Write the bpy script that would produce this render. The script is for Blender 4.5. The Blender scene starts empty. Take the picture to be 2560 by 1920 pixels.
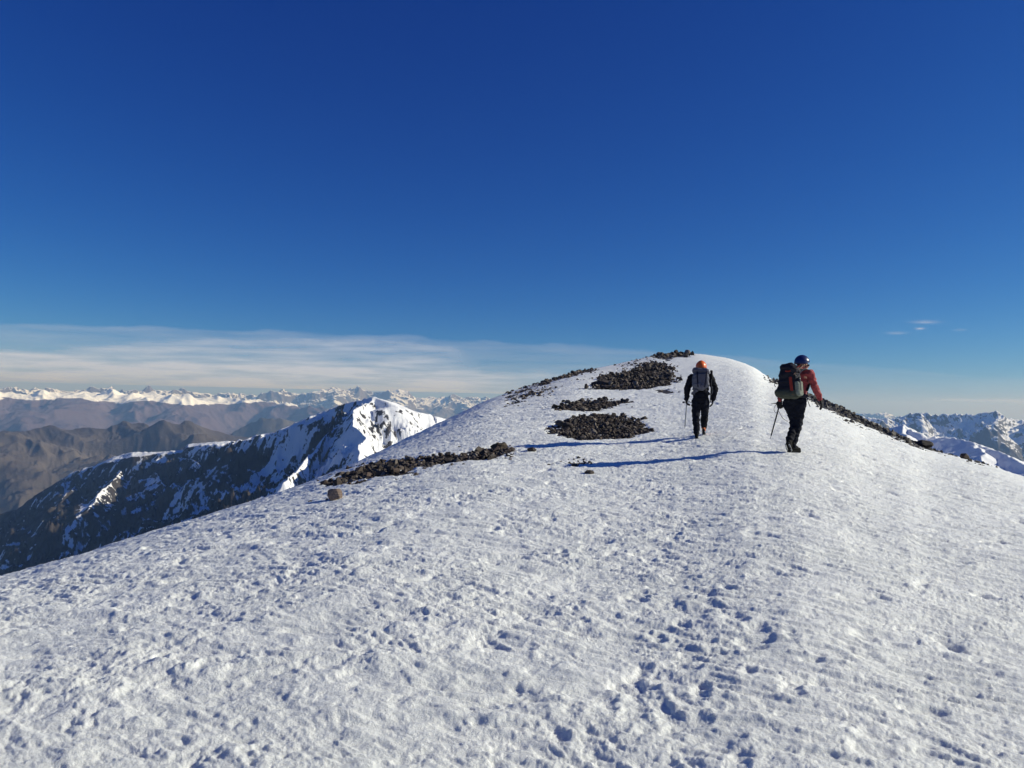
import bpy, bmesh, math, random
import numpy as np
from mathutils import Vector, Matrix, Euler

scene = bpy.context.scene
COL = scene.collection
RAD = math.radians

# ------------------------------------------------------------------ camera
FPX = 769.5                       # focal length in pixels of a 1024 px wide frame
ROLL = RAD(1.35)
PITCH = math.atan(16 / FPX)
EYE = np.array([0.0, 0.0, 1.6])
fwd = np.array([0.0, math.cos(PITCH), math.sin(PITCH)])
rgt0 = np.array([1.0, 0.0, 0.0])
up0 = np.cross(rgt0, fwd)
rgt = rgt0 * math.cos(ROLL) + up0 * math.sin(ROLL)
upv = -rgt0 * math.sin(ROLL) + up0 * math.cos(ROLL)
cam = bpy.data.cameras.new('camera')
cam.sensor_width = 36
cam.lens = 36 * FPX / 1024
cam.clip_start = 0.05
cam.clip_end = 900000
cam_o = bpy.data.objects.new('camera', cam)
COL.objects.link(cam_o)
m = Matrix(((rgt[0], upv[0], -fwd[0], EYE[0]), (rgt[1], upv[1], -fwd[1], EYE[1]),
            (rgt[2], upv[2], -fwd[2], EYE[2]), (0, 0, 0, 1)))
cam_o.matrix_world = m
scene.camera = cam_o

# ------------------------------------------------------------------ sky, sun, exposure
SUN_AZ, SUN_EL = 88.0, 26.0       # azimuth clockwise from +Y (the view), elevation
world = bpy.data.worlds.new('World')
scene.world = world
world.use_nodes = True
wn, wl = world.node_tree.nodes, world.node_tree.links
sky = wn.new('ShaderNodeTexSky')
sky.sky_type = 'NISHITA'
sky.sun_disc = False
sky.sun_elevation = RAD(SUN_EL)
sky.sun_rotation = RAD(SUN_AZ)
sky.altitude = 2600
sky.air_density = 1.0
sky.dust_density = 1.5
sky.ozone_density = 5.0
EXPO = 0.38
# the deep, polarised blue of thin high-altitude air: a response curve per colour channel on the sky
_sep = wn.new('ShaderNodeSeparateColor'); _com = wn.new('ShaderNodeCombineColor')
wl.new(sky.outputs[0], _sep.inputs[0])
for _i, (_p, _k) in enumerate(((2.08, .0092), (1.43, .0278), (.86, .099))):
    _pw = wn.new('ShaderNodeMath'); _pw.operation = 'POWER'; _pw.inputs[1].default_value = _p
    _mu = wn.new('ShaderNodeMath'); _mu.operation = 'MULTIPLY'; _mu.inputs[1].default_value = _k / 0.1 / 2 ** EXPO
    wl.new(_sep.outputs[_i], _pw.inputs[0]); wl.new(_pw.outputs[0], _mu.inputs[0]); wl.new(_mu.outputs[0], _com.inputs[_i])
wl.new(_com.outputs[0], wn['Background'].inputs[0])
wn['Background'].inputs[1].default_value = 0.1
sun = bpy.data.lights.new('sun', 'SUN')
sun.energy = 4.0
sun.angle = RAD(0.5)
sun.color = (1.0, 0.975, 0.82)
sun_o = bpy.data.objects.new('sun', sun)
COL.objects.link(sun_o)
sd = Vector((math.sin(RAD(SUN_AZ)) * math.cos(RAD(SUN_EL)), math.cos(RAD(SUN_AZ)) * math.cos(RAD(SUN_EL)), math.sin(RAD(SUN_EL))))
sun_o.rotation_euler = sd.to_track_quat('Z', 'Y').to_euler()
sun_o.location = (20, 10, 30)
vs = scene.view_settings
vs.view_transform = 'Standard'
vs.look = 'None'
vs.exposure = EXPO
vs.gamma = 1
scene.cycles.max_bounces = 6
scene.cycles.volume_bounces = 0

# ------------------------------------------------------------------ helpers
def tag(o, label=None, cat=None, group=None, kind=None):
    if label: o['label'] = label
    if cat: o['category'] = cat
    if group: o['group'] = group
    if kind: o['kind'] = kind
    return o

def dir_px(px, py):
    px = np.asarray(px, float); py = np.asarray(py, float)
    return (fwd + rgt * ((px - 512) / FPX)[..., None] - upv * ((py - 384) / FPX)[..., None])

def az_tan(px, py):
    d = dir_px(px, py)
    return np.arctan2(d[..., 0], d[..., 1]), d[..., 2] / np.hypot(d[..., 0], d[..., 1])

def to_px(x, y, z):
    dx, dy, dz = x - EYE[0], y - EYE[1], z - EYE[2]
    f = dx * fwd[0] + dy * fwd[1] + dz * fwd[2]
    f = np.where(np.abs(f) < 1e-3, 1e-3, f)
    return 512 + FPX * (dx * rgt[0] + dy * rgt[1] + dz * rgt[2]) / f, 384 - FPX * (dx * upv[0] + dy * upv[1] + dz * upv[2]) / f, f

def smooth(e0, e1, x):
    t = np.clip((x - e0) / (e1 - e0), 0, 1)
    return t * t * (3 - 2 * t)

_rng = np.random.RandomState(7)
_P = _rng.permutation(4096).astype(np.int32)
_ga = _rng.rand(4096) * 2 * np.pi
_gx, _gy = np.cos(_ga).astype(np.float32), np.sin(_ga).astype(np.float32)
def perlin(x, y, seed=0):
    x = np.asarray(x, np.float64); y = np.asarray(y, np.float64)
    xi = np.floor(x); yi = np.floor(y)
    xf = (x - xi).astype(np.float32); yf = (y - yi).astype(np.float32)
    xi = (xi.astype(np.int64) + seed * 131) & 4095; yi = (yi.astype(np.int64) + seed * 57) & 4095
    u = xf * xf * xf * (xf * (xf * 6 - 15) + 10); v = yf * yf * yf * (yf * (yf * 6 - 15) + 10)
    def g(ix, iy, fx, fy):
        h = _P[(_P[ix & 4095] + iy) & 4095]
        return _gx[h] * fx + _gy[h] * fy
    a = g(xi, yi, xf, yf); b = g(xi + 1, yi, xf - 1, yf)
    c = g(xi, yi + 1, xf, yf - 1); d = g(xi + 1, yi + 1, xf - 1, yf - 1)
    return (a + u * (b - a) + v * ((c + u * (d - c)) - (a + u * (b - a)))) * 1.5
def fbm(x, y, o=4, seed=0, gain=.5, lac=2.03):
    s = 0; a = 1; n = 0
    for i in range(o):
        s = s + a * perlin(x, y, seed + i * 11); n += a
        a *= gain; x = x * lac + 17.3; y = y * lac - 9.1
    return s / n
def ridged(x, y, o=5, seed=0, gain=.5, lac=2.07, sharp=1.0):
    s = 0; a = 1; n = 0; w = 1
    for i in range(o):
        r = (1 - np.abs(perlin(x, y, seed + i * 13))) ** (2 * sharp)
        s = s + a * r * w; n += a
        w = np.clip(r * 1.6, 0, 1)
        a *= gain; x = x * lac + 5.7; y = y * lac + 3.3
    return s / n

def interp_az(tab_az, vals, az):
    """smooth (pchip) interpolation of a table over azimuth"""
    tab_az = np.asarray(tab_az, float); vals = np.asarray(vals, float)
    h = np.diff(tab_az); dl = np.diff(vals) / h
    mm = np.zeros_like(vals)
    for i in range(1, len(vals) - 1):
        if dl[i - 1] * dl[i] > 0:
            w1 = 2 * h[i] + h[i - 1]; w2 = h[i] + 2 * h[i - 1]
            mm[i] = (w1 + w2) / (w1 / dl[i - 1] + w2 / dl[i])
    mm[0] = dl[0]; mm[-1] = dl[-1]
    k = np.clip(np.searchsorted(tab_az, az) - 1, 0, len(h) - 1)
    t = np.clip((az - tab_az[k]) / h[k], 0, 1)
    return ((2*t**3 - 3*t**2 + 1) * vals[k] + (t**3 - 2*t**2 + t) * h[k] * mm[k]
            + (-2*t**3 + 3*t**2) * vals[k + 1] + (t**3 - t**2) * h[k] * mm[k + 1])

def grid_mesh(name, X, Y, Z, mats, attrs=None, wrap=False, center=None):
    nr, nc = X.shape
    co = np.empty((nr * nc, 3), np.float32)
    co[:, 0] = X.ravel(); co[:, 1] = Y.ravel(); co[:, 2] = Z.ravel()
    i, j = np.meshgrid(np.arange(nr - 1), np.arange(nc if wrap else nc - 1), indexing='ij')
    j2 = (j + 1) % nc
    q = np.stack([i * nc + j, i * nc + j2, (i + 1) * nc + j2, (i + 1) * nc + j], -1).reshape(-1, 4).astype(np.int32)
    me = bpy.data.meshes.new(name)
    me.vertices.add(len(co)); me.vertices.foreach_set('co', co.ravel())
    me.loops.add(q.size); me.loops.foreach_set('vertex_index', q.ravel())
    me.polygons.add(len(q))
    me.polygons.foreach_set('loop_start', np.arange(0, q.size, 4, dtype=np.int32))
    me.polygons.foreach_set('use_smooth', np.ones(len(q), bool))
    for k, v in (attrs or {}).items():
        at = me.attributes.new(k, 'FLOAT', 'POINT')
        at.data.foreach_set('value', np.asarray(v, np.float32).ravel())
    for mt in mats: me.materials.append(mt)
    me.update(calc_edges=True)
    o = bpy.data.objects.new(name, me)
    COL.objects.link(o)
    return o

# ------------------------------------------------------------------ materials
def new_mat(name):
    mt = bpy.data.materials.new(name); mt.use_nodes = True
    return mt, mt.node_tree.nodes, mt.node_tree.links, mt.node_tree.nodes['Principled BSDF']

def nnode(nt, typ, **kw):
    n = nt.nodes.new(typ)
    for k, v in kw.items():
        if k in n.inputs.keys(): n.inputs[k].default_value = v
        else: setattr(n, k, v)
    return n

def ramp(nt, pts, interp='LINEAR'):
    n = nt.nodes.new('ShaderNodeValToRGB')
    n.color_ramp.interpolation = interp
    e = n.color_ramp.elements
    while len(e) < len(pts): e.new(0.5)
    for el, (p, c) in zip(e, pts):
        el.position = p; el.color = (*c, 1) if len(c) == 3 else c
    return n

def simple_mat(name, col, rough=.8, noise=.25, scale=30, bump=.3, bscale=120, metallic=0, sheen=0, bdist=.004):
    mt, N, L, b = new_mat(name); nt = mt.node_tree
    tc = N.new('ShaderNodeTexCoord')
    nz = nnode(nt, 'ShaderNodeTexNoise', Scale=scale, Detail=5.0)
    L.new(tc.outputs['Object'], nz.inputs['Vector'])
    lo = tuple(c * (1 - noise) for c in col); hi = tuple(min(1, c * (1 + noise)) for c in col)
    r = ramp(nt, [(.3, lo), (.7, hi)])
    L.new(nz.outputs['Fac'], r.inputs[0]); L.new(r.outputs[0], b.inputs['Base Color'])
    b.inputs['Roughness'].default_value = rough
    b.inputs['Metallic'].default_value = metallic
    b.inputs['Sheen Weight'].default_value = sheen
    if rough >= .7: b.inputs['Specular IOR Level'].default_value = .15
    if bump:
        n2 = nnode(nt, 'ShaderNodeTexNoise', Scale=bscale, Detail=3.0)
        L.new(tc.outputs['Object'], n2.inputs['Vector'])
        bp = nnode(nt, 'ShaderNodeBump', Strength=bump, Distance=bdist)
        L.new(n2.outputs['Fac'], bp.inputs['Height']); L.new(bp.outputs[0], b.inputs['Normal'])
    return mt

def snow_mat():
    mt, N, L, b = new_mat('snow_and_gravel'); nt = mt.node_tree
    tc = N.new('ShaderNodeTexCoord')
    at = nnode(nt, 'ShaderNodeAttribute', attribute_name='gravel')
    nz = nnode(nt, 'ShaderNodeTexNoise', Scale=1.3, Detail=6.0)
    L.new(tc.outputs['Object'], nz.inputs['Vector'])
    r = ramp(nt, [(.3, (.83, .84, .80)), (.7, (.91, .915, .87))])
    L.new(nz.outputs['Fac'], r.inputs[0])
    n2 = nnode(nt, 'ShaderNodeTexNoise', Scale=14.0, Detail=5.0)
    L.new(tc.outputs['Object'], n2.inputs['Vector'])
    r2 = ramp(nt, [(.35, (.022, .019, .017)), (.65, (.07, .06, .052))])
    L.new(n2.outputs['Fac'], r2.inputs[0])
    add = nnode(nt, 'ShaderNodeMath', operation='MULTIPLY_ADD')
    L.new(n2.outputs['Fac'], add.inputs[0]); add.inputs[1].default_value = .5; L.new(at.outputs['Fac'], add.inputs[2])
    th = ramp(nt, [(.82, (0, 0, 0)), (.95, (1, 1, 1))])
    L.new(add.outputs[0], th.inputs[0])
    mx = nnode(nt, 'ShaderNodeMix', data_type='RGBA')
    L.new(th.outputs[0], mx.inputs['Factor']); L.new(r.outputs[0], mx.inputs['A']); L.new(r2.outputs[0], mx.inputs['B'])
    L.new(mx.outputs['Result'], b.inputs['Base Color'])
    b.inputs['Roughness'].default_value = .55
    b.inputs['Specular IOR Level'].default_value = .35
    # light soaks a few centimetres into the crust, but not into the gravel
    sw = nnode(nt, 'ShaderNodeMath', operation='MULTIPLY_ADD'); L.new(th.outputs[0], sw.inputs[0]); sw.inputs[1].default_value = -.75; sw.inputs[2].default_value = .75
    L.new(sw.outputs[0], b.inputs['Subsurface Weight'])
    b.inputs['Subsurface Radius'].default_value = (1.0, .97, .93); b.inputs['Subsurface Scale'].default_value = .026
    # fine crust grain: crisp facets 1-4 cm across
    v = nnode(nt, 'ShaderNodeTexNoise', Scale=42.0, Detail=7.0, Roughness=.66, Distortion=.6)
    L.new(tc.outputs['Object'], v.inputs['Vector'])
    bp = nnode(nt, 'ShaderNodeBump', Strength=1.0, Distance=.018)
    L.new(v.outputs['Fac'], bp.inputs['Height'])
    v2 = nnode(nt, 'ShaderNodeTexNoise', Scale=240.0, Detail=3.0)
    L.new(tc.outputs['Object'], v2.inputs['Vector'])
    bp2 = nnode(nt, 'ShaderNodeBump', Strength=.5, Distance=.003)
    L.new(v2.outputs['Fac'], bp2.inputs['Height']); L.new(bp.outputs[0], bp2.inputs['Normal'])
    L.new(bp2.outputs[0], b.inputs['Normal'])
    return mt

def mountain_mat(name, rocks, snow=(.84, .85, .88), scale=.01, thr=.5, soft=.08, namp=.5, bump=4.0, nscale=None, strata=False):
    """rock colours varied by noise; snow where the stored 'snow' field says so, edge broken up by fine noise"""
    mt, N, L, b = new_mat(name); nt = mt.node_tree
    tc = N.new('ShaderNodeTexCoord')
    at = nnode(nt, 'ShaderNodeAttribute', attribute_name='snow')
    nz = nnode(nt, 'ShaderNodeTexNoise', Scale=scale, Detail=8.0, Roughness=.62)
    L.new(tc.outputs['Object'], nz.inputs['Vector'])
    k = len(rocks)
    r = ramp(nt, [(.3 + .4 * i / (k - 1), c) for i, c in enumerate(rocks)])
    L.new(nz.outputs['Fac'], r.inputs[0])
    n2 = nnode(nt, 'ShaderNodeTexNoise', Scale=(nscale or scale * 6), Detail=8.0, Roughness=.68)
    L.new(tc.outputs['Object'], n2.inputs['Vector'])
    ma = nnode(nt, 'ShaderNodeMath', operation='MULTIPLY_ADD')
    L.new(n2.outputs['Fac'], ma.inputs[0]); ma.inputs[1].default_value = namp; L.new(at.outputs['Fac'], ma.inputs[2])
    th = ramp(nt, [(max(0, thr), (0, 0, 0)), (min(1, thr + soft), (1, 1, 1))])
    L.new(ma.outputs[0], th.inputs[0])
    mx = nnode(nt, 'ShaderNodeMix', data_type='RGBA')
    L.new(th.outputs[0], mx.inputs['Factor']); L.new(r.outputs[0], mx.inputs['A']); mx.inputs['B'].default_value = (*snow, 1)
    L.new(mx.outputs['Result'], b.inputs['Base Color'])
    b.inputs['Roughness'].default_value = .85
    b.inputs['Specular IOR Level'].default_value = .1
    bp = nnode(nt, 'ShaderNodeBump', Strength=.7, Distance=bump)
    inv = nnode(nt, 'ShaderNodeMath', operation='MULTIPLY_ADD')
    L.new(th.outputs[0], inv.inputs[0]); inv.inputs[1].default_value = -.7; inv.inputs[2].default_value = 1.0
    L.new(inv.outputs[0], bp.inputs['Strength'])
    L.new(n2.outputs['Fac'], bp.inputs['Height']); L.new(bp.outputs[0], b.inputs['Normal'])
    return mt

# ------------------------------------------------------------------ the snow dome
# silhouette of the dome: pixel and the distance of the crest along that line of sight
SIL = [(-420, 640, 9), (-200, 622, 11), (0, 579, 13), (139, 537, 15.5), (259, 500, 18.5), (324, 477, 20.5), (393, 446, 25), (444, 421.5, 30),
       (490, 400, 36), (528, 387, 41), (574, 373, 47), (616, 364.5, 53), (640, 359, 57), (664, 355, 61), (694, 354, 60),
       (722, 357.5, 56), (750, 366, 50), (771, 379, 42), (790, 386.5, 37), (822, 400, 38), (848, 411, 36), (866, 421, 34),
       (884, 429.5, 32.5), (905, 438, 31), (930, 449, 29.5), (975, 462, 27), (1024, 478, 24), (1200, 540, 17), (1500, 600, 12)]
_sp = np.array(SIL, float)
_saz, _st = az_tan(_sp[:, 0], _sp[:, 1])
_sR = _sp[:, 2]
# carry the ring round the back
_saz = np.concatenate([[-math.pi, RAD(-120), RAD(-75)], _saz, [RAD(80), RAD(120), math.pi]])
_st = np.concatenate([[-.10, -.2, -.27], _st, [-.2, -.16, -.10]])
_sR = np.concatenate([[20, 14, 10], _sR, [14, 15, 20]])

_da = np.linspace(-math.pi, math.pi, 7201)
def _gs(v, deg):
    n = int(deg / .05 * 3) | 1; k = np.exp(-.5 * ((np.arange(n) - n // 2) / (deg / .05)) ** 2); k /= k.sum()
    return np.convolve(np.pad(v, n // 2, mode='wrap'), k, 'valid')
_dt = _gs(interp_az(_saz, _st, _da), .35)
_dR = _gs(interp_az(_saz, _sR, _da), 2.2)
def base_z(az, r):
    t = np.interp(az, _da, _dt); R = np.interp(az, _da, _dR)
    zR = EYE[2] + R * t
    s0 = -.012 + .066 * smooth(-.05, .45, az) * smooth(1.5, .5, az) * .55
    u = np.clip(r / R, 0, 1)
    h01 = 3*u*u - 2*u**3; h10 = u * (1 - u)**2; h11 = u*u*(u - 1)
    z = h01 * zR + h10 * R * s0 + h11 * R * t
    d = np.maximum(0, r - R)
    L0 = 30.0
    z = z + t * d - (.62 + t) * d * d / (d + L0)
    return z, R

def ground_z(x, y):
    z, _ = base_z(np.arctan2(x, y), np.hypot(x, y))
    return z

def at_px(px, py):
    """world point where the line of sight through a pixel first meets the snow"""
    a, t = az_tan(float(px), float(py))
    rr = np.geomspace(1.5, 90, 6000)
    z, R = base_z(np.full_like(rr, a), rr)
    e = (z - EYE[2]) / rr
    k = np.argmax(e >= t) if (e >= t).any() else np.argmax(e)
    r = rr[k]
    return float(r * math.sin(a)), float(r * math.cos(a)), float(z[k])

# bare stony patches of the dome, outlined on the ground as seen from the camera
PATCH = {
 'heap_near':  dict(poly=[(549,431),(553,425),(562,421),(575,418),(590,415),(607,413),(616,416),(628,419),(640,423),(652,432),(641,436),(628,439),(606,441),(585,441),(567,439),(553,434)], size=.068, n=4600, mound=.13),
 'heap_upper': dict(poly=[(548,411),(560,406),(570,403),(585,400.5),(600,399.5),(616,401),(629,401),(620,405),(608,408),(592,412),(572,412),(566,411),(558,411)], size=.085, n=1700, mound=.10),
 'heap_big':   dict(poly=[(582,390.5),(597,387),(598,381),(602,375.5),(622,373.5),(634,369),(645,366),(640,364),(658,362.5),(669,366),(671,372),(675,380),(672,385),(660,388),(640,390),(620,390),(603,389)], size=.12, n=4800, mound=.2),
 'heap_top':   dict(poly=[(650,356),(657,352),(665,351),(676,351),(684,352),(691,356),(688,358),(676,357),(672,361),(665,362),(663,359),(655,358)], size=.17, n=380, mound=.1, over=True),
 'band_low':   dict(poly=[(320,484.5),(336,477),(350,472),(366,467),(388,463),(415,460),(445,457),(470,451.5),(488,447.5),(497,444.5),(505,445),(514,449),(507,455),(495,459),(470,462),(450,464),(415,469),(400,473),(372,479),(348,485),(325,487)], size=.085, n=4200, mound=.1),
 'band_low_tail': dict(poly=[(386,475),(400,473.5),(420,471.5),(419,473.5),(400,476.5),(384,478)], size=.07, n=150, mound=.0),
 'left_crest': dict(poly=[(500,402),(520,391),(545,381),(565,374),(585,370),(600,368),(592,371.5),(575,376),(556,381.5),(540,386.5),(522,393.5),(506,401)], size=.13, n=1300, mound=.03, over=True),
 'left_streak': dict(poly=[(500,408),(515,400),(530,393.5),(548,388.5),(560,385.5),(556,388),(540,393),(524,399),(506,406)], size=.13, n=700, mound=.02),
 'top_scatter': dict(poly=[(616,365),(628,360.5),(645,356.5),(658,354),(660,359),(650,363),(636,366),(622,368)], size=.14, n=120, mound=.0, over=True, sparse=True),
 'small_streak': dict(poly=[(655,391),(664,389.5),(672,391),(677,392.5),(670,394),(660,393.5)], size=.09, n=90, mound=.0),
 'shadow_tip': dict(poly=[(556,467),(566,464),(575,461.5),(586,460.5),(585,463.5),(572,465.5),(560,468)], size=.10, n=110, mound=.0),
 'thin_line':  dict(poly=[(425,456),(438,452),(441,454),(455,452),(470,448.5),(482,446.5),(480,449),(462,452.5),(444,456),(428,457.5)], size=.06, n=120, mound=.0, sparse=True),
 'right_crest': dict(poly=[(768,370),(790,378),(806,388),(822,395),(848,405),(866,414),(884,424),(905,434),(932,446),(950,456),(930,451.5),(914,446.5),(882,433.5),(860,424.5),(848,419),(824,408.5),(807,401),(790,390.5),(771,381)], size=.10, n=4600, mound=.0, over=True),
 'right_tail':  dict(poly=[(925,444),(950,452),(975,459),(1000,468),(985,467),(966,461.5),(948,457)], size=.10, n=160, mound=.0, over=True, sparse=True),
}
def pip(px, py, poly):
    ins = np.zeros(px.shape, bool)
    p = np.array(poly, float)
    for (x0, y0), (x1, y1) in zip(p, np.roll(p, -1, 0)):
        if y0 == y1: continue
        c = ((y0 > py) != (y1 > py)) & (px < (x1 - x0) * (py - y0) / (y1 - y0) + x0)
        ins ^= c
    return ins

def in_patch(name, x, y, jit=None, erode=True):
    P = PATCH[name]
    az = np.arctan2(x, y); r = np.hypot(x, y)
    z, R = base_z(az, r)
    px, py, f = to_px(x, y, z)
    w = fbm(x * .7, y * 3.2, 4, 41, gain=.65)
    w2 = fbm(x * .9 + 40, y * 1.6, 4, 43, gain=.65)
    j = 17.0 / np.maximum(r, 8)
    if jit is not None:
        w = w + jit[0]; w2 = w2 + jit[1]
    if erode: cut = fbm(x * 1.3, y * 3.2, 3, 47)
    inside = pip(px + w * (13 + 12 * j), py + w2 * (1.2 + 2.2 * j) * (.3 if P.get('over') else 1), P['poly'])
    if erode: inside = inside & (cut > -.38)
    vis = r <= R * 1.01
    if P.get('over'):
        xs = [q[0] for q in P['poly']]
        pre = inside & vis
        back = (r > R * 1.0) & (r < R * 1.12) & (px > min(xs) + 3) & (px < max(xs) - 3)
        # behind the skyline the ground stays stony for a few metres
        return pre | back
    return inside & vis

def dome_detail(x, y, r):
    """crust relief of the snow, in metres"""
    s = x * .86 - y * .5; q = x * .5 + y * .86            # s runs along the wind ripples
    wx = fbm(x * .9, y * .9, 3, 3); wy = fbm(x * .9 + 9, y * .9, 3, 5)
    vx = fbm(x * 5, y * 5, 2, 13); vy = fbm(x * 5 + 9, y * 5, 2, 15)
    z = .045 * fbm(x * .45, y * .45, 3, 1)
    px, py, f = to_px(x, y, base_z(np.arctan2(x, y), r)[0])
    lump = smooth(880, 430, px + 300 * fbm(x * .35, y * .35, 2, 8))           # lumpier on the left, rippled on the right
    patch = .80 + .50 * smooth(-.35, .35, fbm(x * .55, y * .8, 3, 17))         # rough crust and smoother drift alternate
    # long low hummocks
    z = z + (.020 + .012 * lump) * fbm(s * 1.3 + wx * .5, q * 3.0 + wy * .5, 2, 19)
    # crust: rounded plates parted by creases, then crisp broken edges, self-similar down to the mesh
    c = 0
    for k, (f_, a_) in enumerate(((4.4, .020), (9.3, .0125), (19, .0072), (37, .0042), (66, .0022))):
        n = perlin((s + .03 * vx) * f_ + wx * (1 + k), (q + .03 * vy) * f_ * 1.55 + wy * (1 + k), 21 + k)
        if k % 2 == 0: h = np.sqrt(n * n + .01)
        else: h = 1 - np.sqrt(n * n + .006)
        wgt = (.30 + .90 * lump) if k == 0 else ((.55 + .60 * lump) if k == 1 else 1.0)
        c = c + a_ * wgt * h
    z = z + c * patch * .90
    # wind ripples: scalloped lee edges
    rp = perlin(s * 3.0 + wx * 1.2, q * 10.0 + wy * 2.0, 31)
    rp2 = perlin(s * 8.0 + vx, q * 22 + wy * 2, 32)
    z = z + (1 - .6 * lump) * (.016 * smooth(-.1, .3, rp) + .008 * smooth(-.1, .25, rp2)) * (1.1 - .4 * patch)
    # hollows
    pn = perlin(x * 2.3 + wx, y * 2.6 + wy, 51) + .25 * vx
    z = z - .020 * smooth(.42, .72, pn)
    # the trodden line
    xc = .10 + .178 * y + .10 * np.sin(y * 1.7)
    trod = np.exp(-((x - xc) / (.42 + .035 * y)) ** 2) * smooth(24, 12, r)
    chop = ridged(x * 5.5 + wx * 2, y * 5.5 + wy * 2, 4, 61, gain=.6)
    z = z + trod * (.015 * chop - .018 - .006 * smooth(.2, .5, perlin(x * 6, y * 5, 67)) * .5)
    fade = smooth(75, 25, r) * .5 + .5
    return z * fade

def footprints():
    R = random.Random(5)
    out = []
    for x0, k, ph, dp in ((.12, .176, 0, .8), (.75, .215, .3, .45), (-.1, .10, .15, .4)):
        y = 2.4 + ph; side = 1
        while y < 14.5:
            out.append((x0 + k * y + side * .10 + R.uniform(-.08, .08), y, math.atan(k) + side * .12 + R.uniform(-.25, .25), dp * R.uniform(.3, 1.1), R.uniform(.7, 1.1)))
            y += .60 + R.uniform(-.12, .16); side = -side
    for (px, py, d) in ((729, 588, 1.5), (701, 690, 1.5), (741, 762, 1.2), (690, 523, 1.2), (657, 639, 1.1), (514, 688, .5), (752, 578, .9), (790, 688, 1.0),
                        (748, 672, 1.0), (680, 610, .9), (640, 556, 1.0), (834, 505, .8), (862, 520, .9), (904, 572, .8), (936, 596, .7), (812, 660, .8), (868, 640, .6), (560, 735, .9), (450, 632, .7)):
        x, y, z = at_px(px, py)
        out.append((x, y, R.uniform(-.6, 1.2), d * .7, R.uniform(.65, .95)))
    return out

def build_dome():
    fine = np.linspace(RAD(-38), RAD(38), 1450)
    step = np.cumsum(np.geomspace(.0012, .09, 46)); step = step * ((math.pi - RAD(38)) / step[-1])
    az = np.concatenate([(-RAD(38) - step)[::-1][1:], fine, RAD(38) + step])
    rr = np.concatenate([np.geomspace(.12, 2.0, 30)[:-1], np.geomspace(2.0, 85, 1010), np.geomspace(85, 1900, 60)[1:]])
    A, Rr = np.meshgrid(az, rr)
    Rr = Rr.copy()
    A = A[:, ::-1]; 
    X = Rr * np.sin(A); Y = Rr * np.cos(A)
    Z, RS = base_z(A, Rr)
    # below the visible part the dome runs out towards the valley floor
    Z = np.maximum(Z, -1150 + 0 * Z)
    k = rr < 120
    det = np.zeros_like(Z)
    det[k] = dome_detail(X[k], Y[k], Rr[k])
    far = ~k
    Z[far] += (fbm(X[far] / 90, Y[far] / 90, 4, 3) * 18 * smooth(120, 400, Rr[far]))
    grav = np.zeros_like(Z)
    sub = (rr > 8) & (rr < 85)
    xs, ys = X[sub], Y[sub]
    g = np.zeros(xs.shape); mound = np.zeros(xs.shape)
    for nm, P in PATCH.items():
        msk = in_patch(nm, xs, ys)
        if P.get('sparse'):
            msk = msk & (fbm(xs * 2.2, ys * 2.2, 2, 77) > .12)
        g = np.maximum(g, msk)
    grav[sub] = g
    # soften the mask and raise the heaps a little
    def blur(a, n):
        for _ in range(n):
            a = (np.roll(a, 1, 0) + a * 2 + np.roll(a, -1, 0)) / 4
            a = (np.roll(a, 1, 1) + a * 2 + np.roll(a, -1, 1)) / 4
        return a
    gs = blur(grav, 3)
    Z = Z + det * (1 - .6 * gs) - .02 * gs
    near = rr < 18
    Xn, Yn = X[near], Y[near]; Zn = np.zeros_like(Xn)
    for fx, fy, fa, dep, sz in footprints():
        dx, dy = Xn - fx, Yn - fy
        box = (np.abs(dx) < .4) & (np.abs(dy) < .4)
        if not box.any(): continue
        u = dx[box] * math.cos(fa) - dy[box] * math.sin(fa); v = dx[box] * math.sin(fa) + dy[box] * math.cos(fa)
        e = np.sqrt((u / (.055 * sz)) ** 2 + (v / (.12 * sz)) ** 2) + .8 * fbm(Xn[box] * 9, Yn[box] * 9, 4, 90, gain=.6)
        Zn[box] += -.016 * dep * smooth(1.4, .35, e) + .004 * dep * np.exp(-((e - 1.5) / .35) ** 2)
    Z[near] += Zn
    o = grid_mesh('snow_ground', X, Y, Z, [snow_mat()], {'gravel': gs}, wrap=True)
    o['kind'] = 'structure'
    return o
build_dome()

# ------------------------------------------------------------------ mountains
def polar(pxa, pxb, nc, r0, r1, nr, py=400, geo=True):
    a0, _ = az_tan(float(pxa), float(py)); a1, _ = az_tan(float(pxb), float(py))
    az = np.linspace(a1, a0, nc)
    rr = np.geomspace(r0, r1, nr) if geo else np.linspace(r0, r1, nr)
    A, R = np.meshgrid(az, rr)
    return A, R, R * np.sin(A), R * np.cos(A)

def fit_skyline(Z, A, R, sil, keep=.75, sm=9):
    """lift each column so the crest follows the outline, keeping the finest jaggedness"""
    p = np.array(sil, float)
    pa, pt = az_tan(p[:, 0], p[:, 1])
    target = np.interp(A[0], pa, pt)
    M = ((Z - EYE[2]) / R).max(0)
    k = np.ones(sm) / sm
    Ms = np.convolve(np.pad(M, sm // 2, mode='edge'), k, 'valid')
    return Z + (target - Ms)[None, :] * R

def slope_of(X, Y, Z):
    dXr, dYr, dZr = np.gradient(X, axis=0), np.gradient(Y, axis=0), np.gradient(Z, axis=0)
    dXc, dYc, dZc = np.gradient(X, axis=1), np.gradient(Y, axis=1), np.gradient(Z, axis=1)
    nx = dYr * dZc - dZr * dYc; ny = dZr * dXc - dXr * dZc; nz = dXr * dYc - dYr * dXc
    l = np.sqrt(nx*nx + ny*ny + nz*nz) + 1e-9
    s = np.sign(nz); s[s == 0] = 1
    return nx / l * s, ny / l * s, np.abs(nz) / l

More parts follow.
